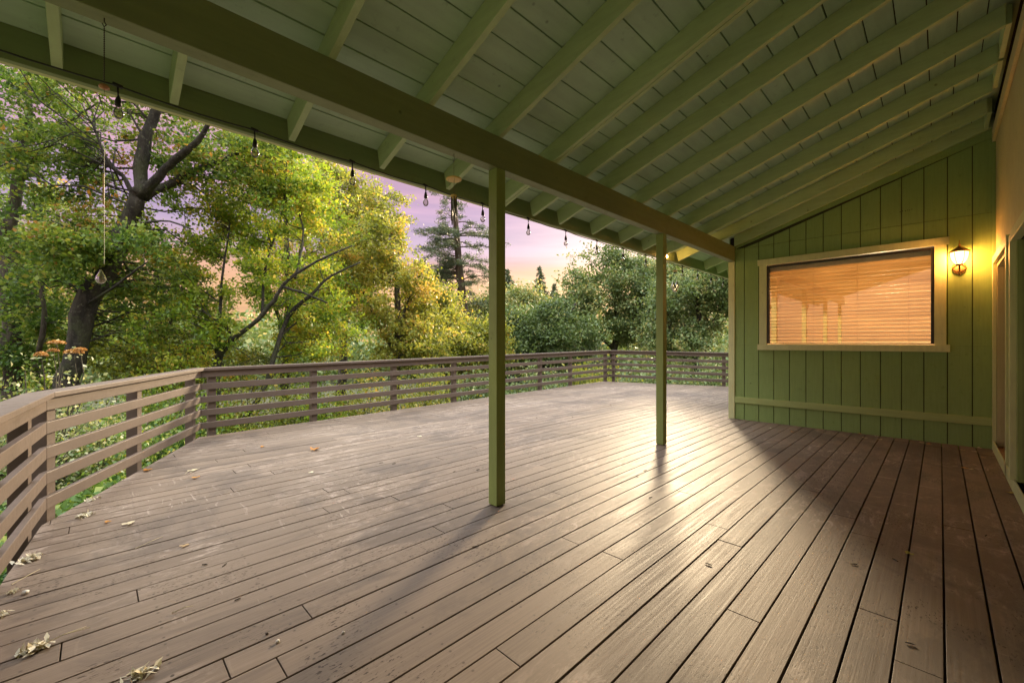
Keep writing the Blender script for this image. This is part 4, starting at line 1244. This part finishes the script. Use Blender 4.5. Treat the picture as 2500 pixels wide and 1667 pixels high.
fallen(470, 1150, 0.050, LM_DRY, 'long straw coloured leaf on the deck near the pale railing end', 0.8, 3, 0.5, stem=0.09)
# dried flower heads
def husk(px, py, size, label, rot, straw=0.0):
    rng = np.random.default_rng(int(px+py))
    p = deckpt(px, py)
    root = empty('dried_flower', (float(p[0]), float(p[1]), 0.002), label, 'dried flower')
    k = int(46)
    q = rng.normal(size=(k, 3))*np.array([1.0, 0.8, 0.16])*size*0.22; q[:, 2] = np.abs(q[:, 2])+0.006
    c, s = math.cos(rot), math.sin(rot)
    P = np.stack([p[0]+q[:, 0]*c-q[:, 1]*s, p[1]+q[:, 0]*s+q[:, 1]*c, q[:, 2]+0.002], 1)
    leaf_mesh('petals', P, size*0.42, size*0.17, rng.uniform(0.5, 1.15, k), LM_DRY, rng, root, upbias=2.5)
    if straw:
        m = MB(); a = np.array([p[0], p[1], 0.010]); dv = np.array([c, s, 0])
        m.tube([a, a+dv*straw*0.5+np.array([0, 0, 0.012]), a+dv*straw], 0.0018, 5)
        m.tube([a+dv*straw*0.5+np.array([0, 0, 0.012]), a+dv*straw*0.95+np.array([-s, c, 0])*0.02], 0.0012, 4)
        m.build('stalk', M_STRAW, root)
def wdir(px0, py0, px1, py1):
    a, b_ = deckpt(px0, py0), deckpt(px1, py1); return math.atan2(b_[1]-a[1], b_[0]-a[0]), float(np.linalg.norm(b_-a))
husk(202, 1262, 0.10, 'cream dried flower husk on the deck just right of the railing corner post', 0.5)
husk(72, 1368, 0.11, 'cream beaded dried flower against the foot of the pale railing', 0.9)
husk(222, 1222, 0.08, 'pale dried flower on the deck edge under the pale railing', 0.9)
r_, l_ = wdir(70, 1600, 130, 1570)
husk(85, 1588, 0.10, 'yellowed dried flower with a long straw stalk at the lower left', wdir(110, 1570, 240, 1520)[0], wdir(110, 1570, 240, 1520)[1])
husk(347, 1647, 0.095, 'cream leafy dried flower at the bottom edge of the deck', 0.1, 0.0)
husk(30, 1448, 0.05, 'tiny cream husk beside the white pebble', 0.3)
husk(5, 1503, 0.06, 'yellow cream husk at the left edge of the deck', 1.2)
tw_ = [(28, 1428, 98, 1390, 'pale straw twig lying against the pale railing'), (330, 1340, 398, 1310, 'thin pale straw in the middle of the left boards'), (420, 1497, 470, 1480, 'curved pale straw on the lower left boards'),
       (463, 1155, 488, 1143, 'short pale straw near the far end of the pale railing')]
for a, b_, c, d_, lab in tw_:
    P0, P1 = deckpt(a, b_), deckpt(c, d_)
    m = MB(); md = (P0+P1)/2 + np.array([0.012, -0.006, 0.012])
    m.tube([P0+np.array([0, 0, .004]), md, P1+np.array([0, 0, .004])], [0.0022, 0.0018, 0.001], 5)
    o = m.build('straw_twig', M_STRAW); tag(o, lab, 'twig')
for px, py, r0, lab, mt in ((62, 1450, 0.022, 'white round pebble casting a dark shadow beside the pale railing', flat('white_pebble', (0.6, 0.58, 0.52), 0.6)),
                            (678, 1568, 0.013, 'small white stone chip on the lower boards', flat('stone_chip', (0.6, 0.55, 0.48), 0.6)),
                            (838, 1546, 0.011, 'small dark and white stone chip right of the other chip', flat('stone_chip_b', (0.5, 0.45, 0.4), 0.6)),
                            (652, 1548, 0.010, 'flat dark seed beside the white stone chip', flat('dark_seed', (0.06, 0.04, 0.03), 0.7))):
    r0 *= 0.65
    p = deckpt(px, py); m = MB(); rr = random.Random(px)
    m.lathe([(r0*0.5, 0), (r0*0.95, r0*0.35), (r0, r0*0.7), (r0*0.7, r0*1.15), (r0*0.2, r0*1.35)], (float(p[0]), float(p[1]), 0.001), 10)
    m.v = [(x+rr.uniform(-.12, .12)*r0, y+rr.uniform(-.12, .12)*r0, z) for x, y, z in m.v]
    o = m.build('pebble', mt, smooth=True); tag(o, lab, 'pebble')
# leaf litter at the foot of the gable wall
rl = random.Random(6)
LIT = [(1935, 1055), (1880, 1046), (2100, 1060), (2110, 1070), (2140, 1066), (2148, 1074), (2250, 1082), (2268, 1085), (2335, 1082), (2350, 1100), (2380, 1104), (2388, 1094), (2412, 1095), (2398, 1118), (2355, 1144), (2372, 1147), (2432, 1108), (2448, 1130), (2452, 1138)]
for px, py in LIT:
    fallen(px, py, rl.uniform(0.022, 0.042), LM_DRY if rl.random() < 0.7 else LM_OCHRE, 'small dry leaf among the litter swept against the foot of the green wall', rl.uniform(0, 6), 3, 1.0, group='dry leaves along the foot of the green wall')
SP = [(880, 1147), (930, 1130), (962, 1132), (1109, 1152), (1167, 1147), (1022, 1040), (1280, 975), (1398, 1018), (1491, 990), (1310, 1020), (1555, 1163), (1575, 1149), (1588, 1215), (1161, 1335), (1730, 1378), (2085, 1378), (1708, 1021), (1300, 1700), (548, 1380), (500, 1379), (580, 1464), (2222, 1572), (2186, 1368), (2407, 1308)]
for px, py in SP:
    if py > 1667: continue
    p = deckpt(px, py); m = MB(); a = rl.uniform(0, 3.14); l_ = rl.uniform(0.012, 0.024)
    dx, dy = math.cos(a)*l_, math.sin(a)*l_
    m.tube([(p[0]-dx, p[1]-dy, 0.004), (p[0]+0.002, p[1], 0.0045), (p[0]+dx, p[1]+dy, 0.004)], [0.002, 0.0035, 0.002], 6)
    o = m.build('twig_scrap', M_BARK2); tag(o, 'tiny dark scrap of bark lying loose on the deck boards', 'bark scrap', 'dark bark scraps scattered on the deck')
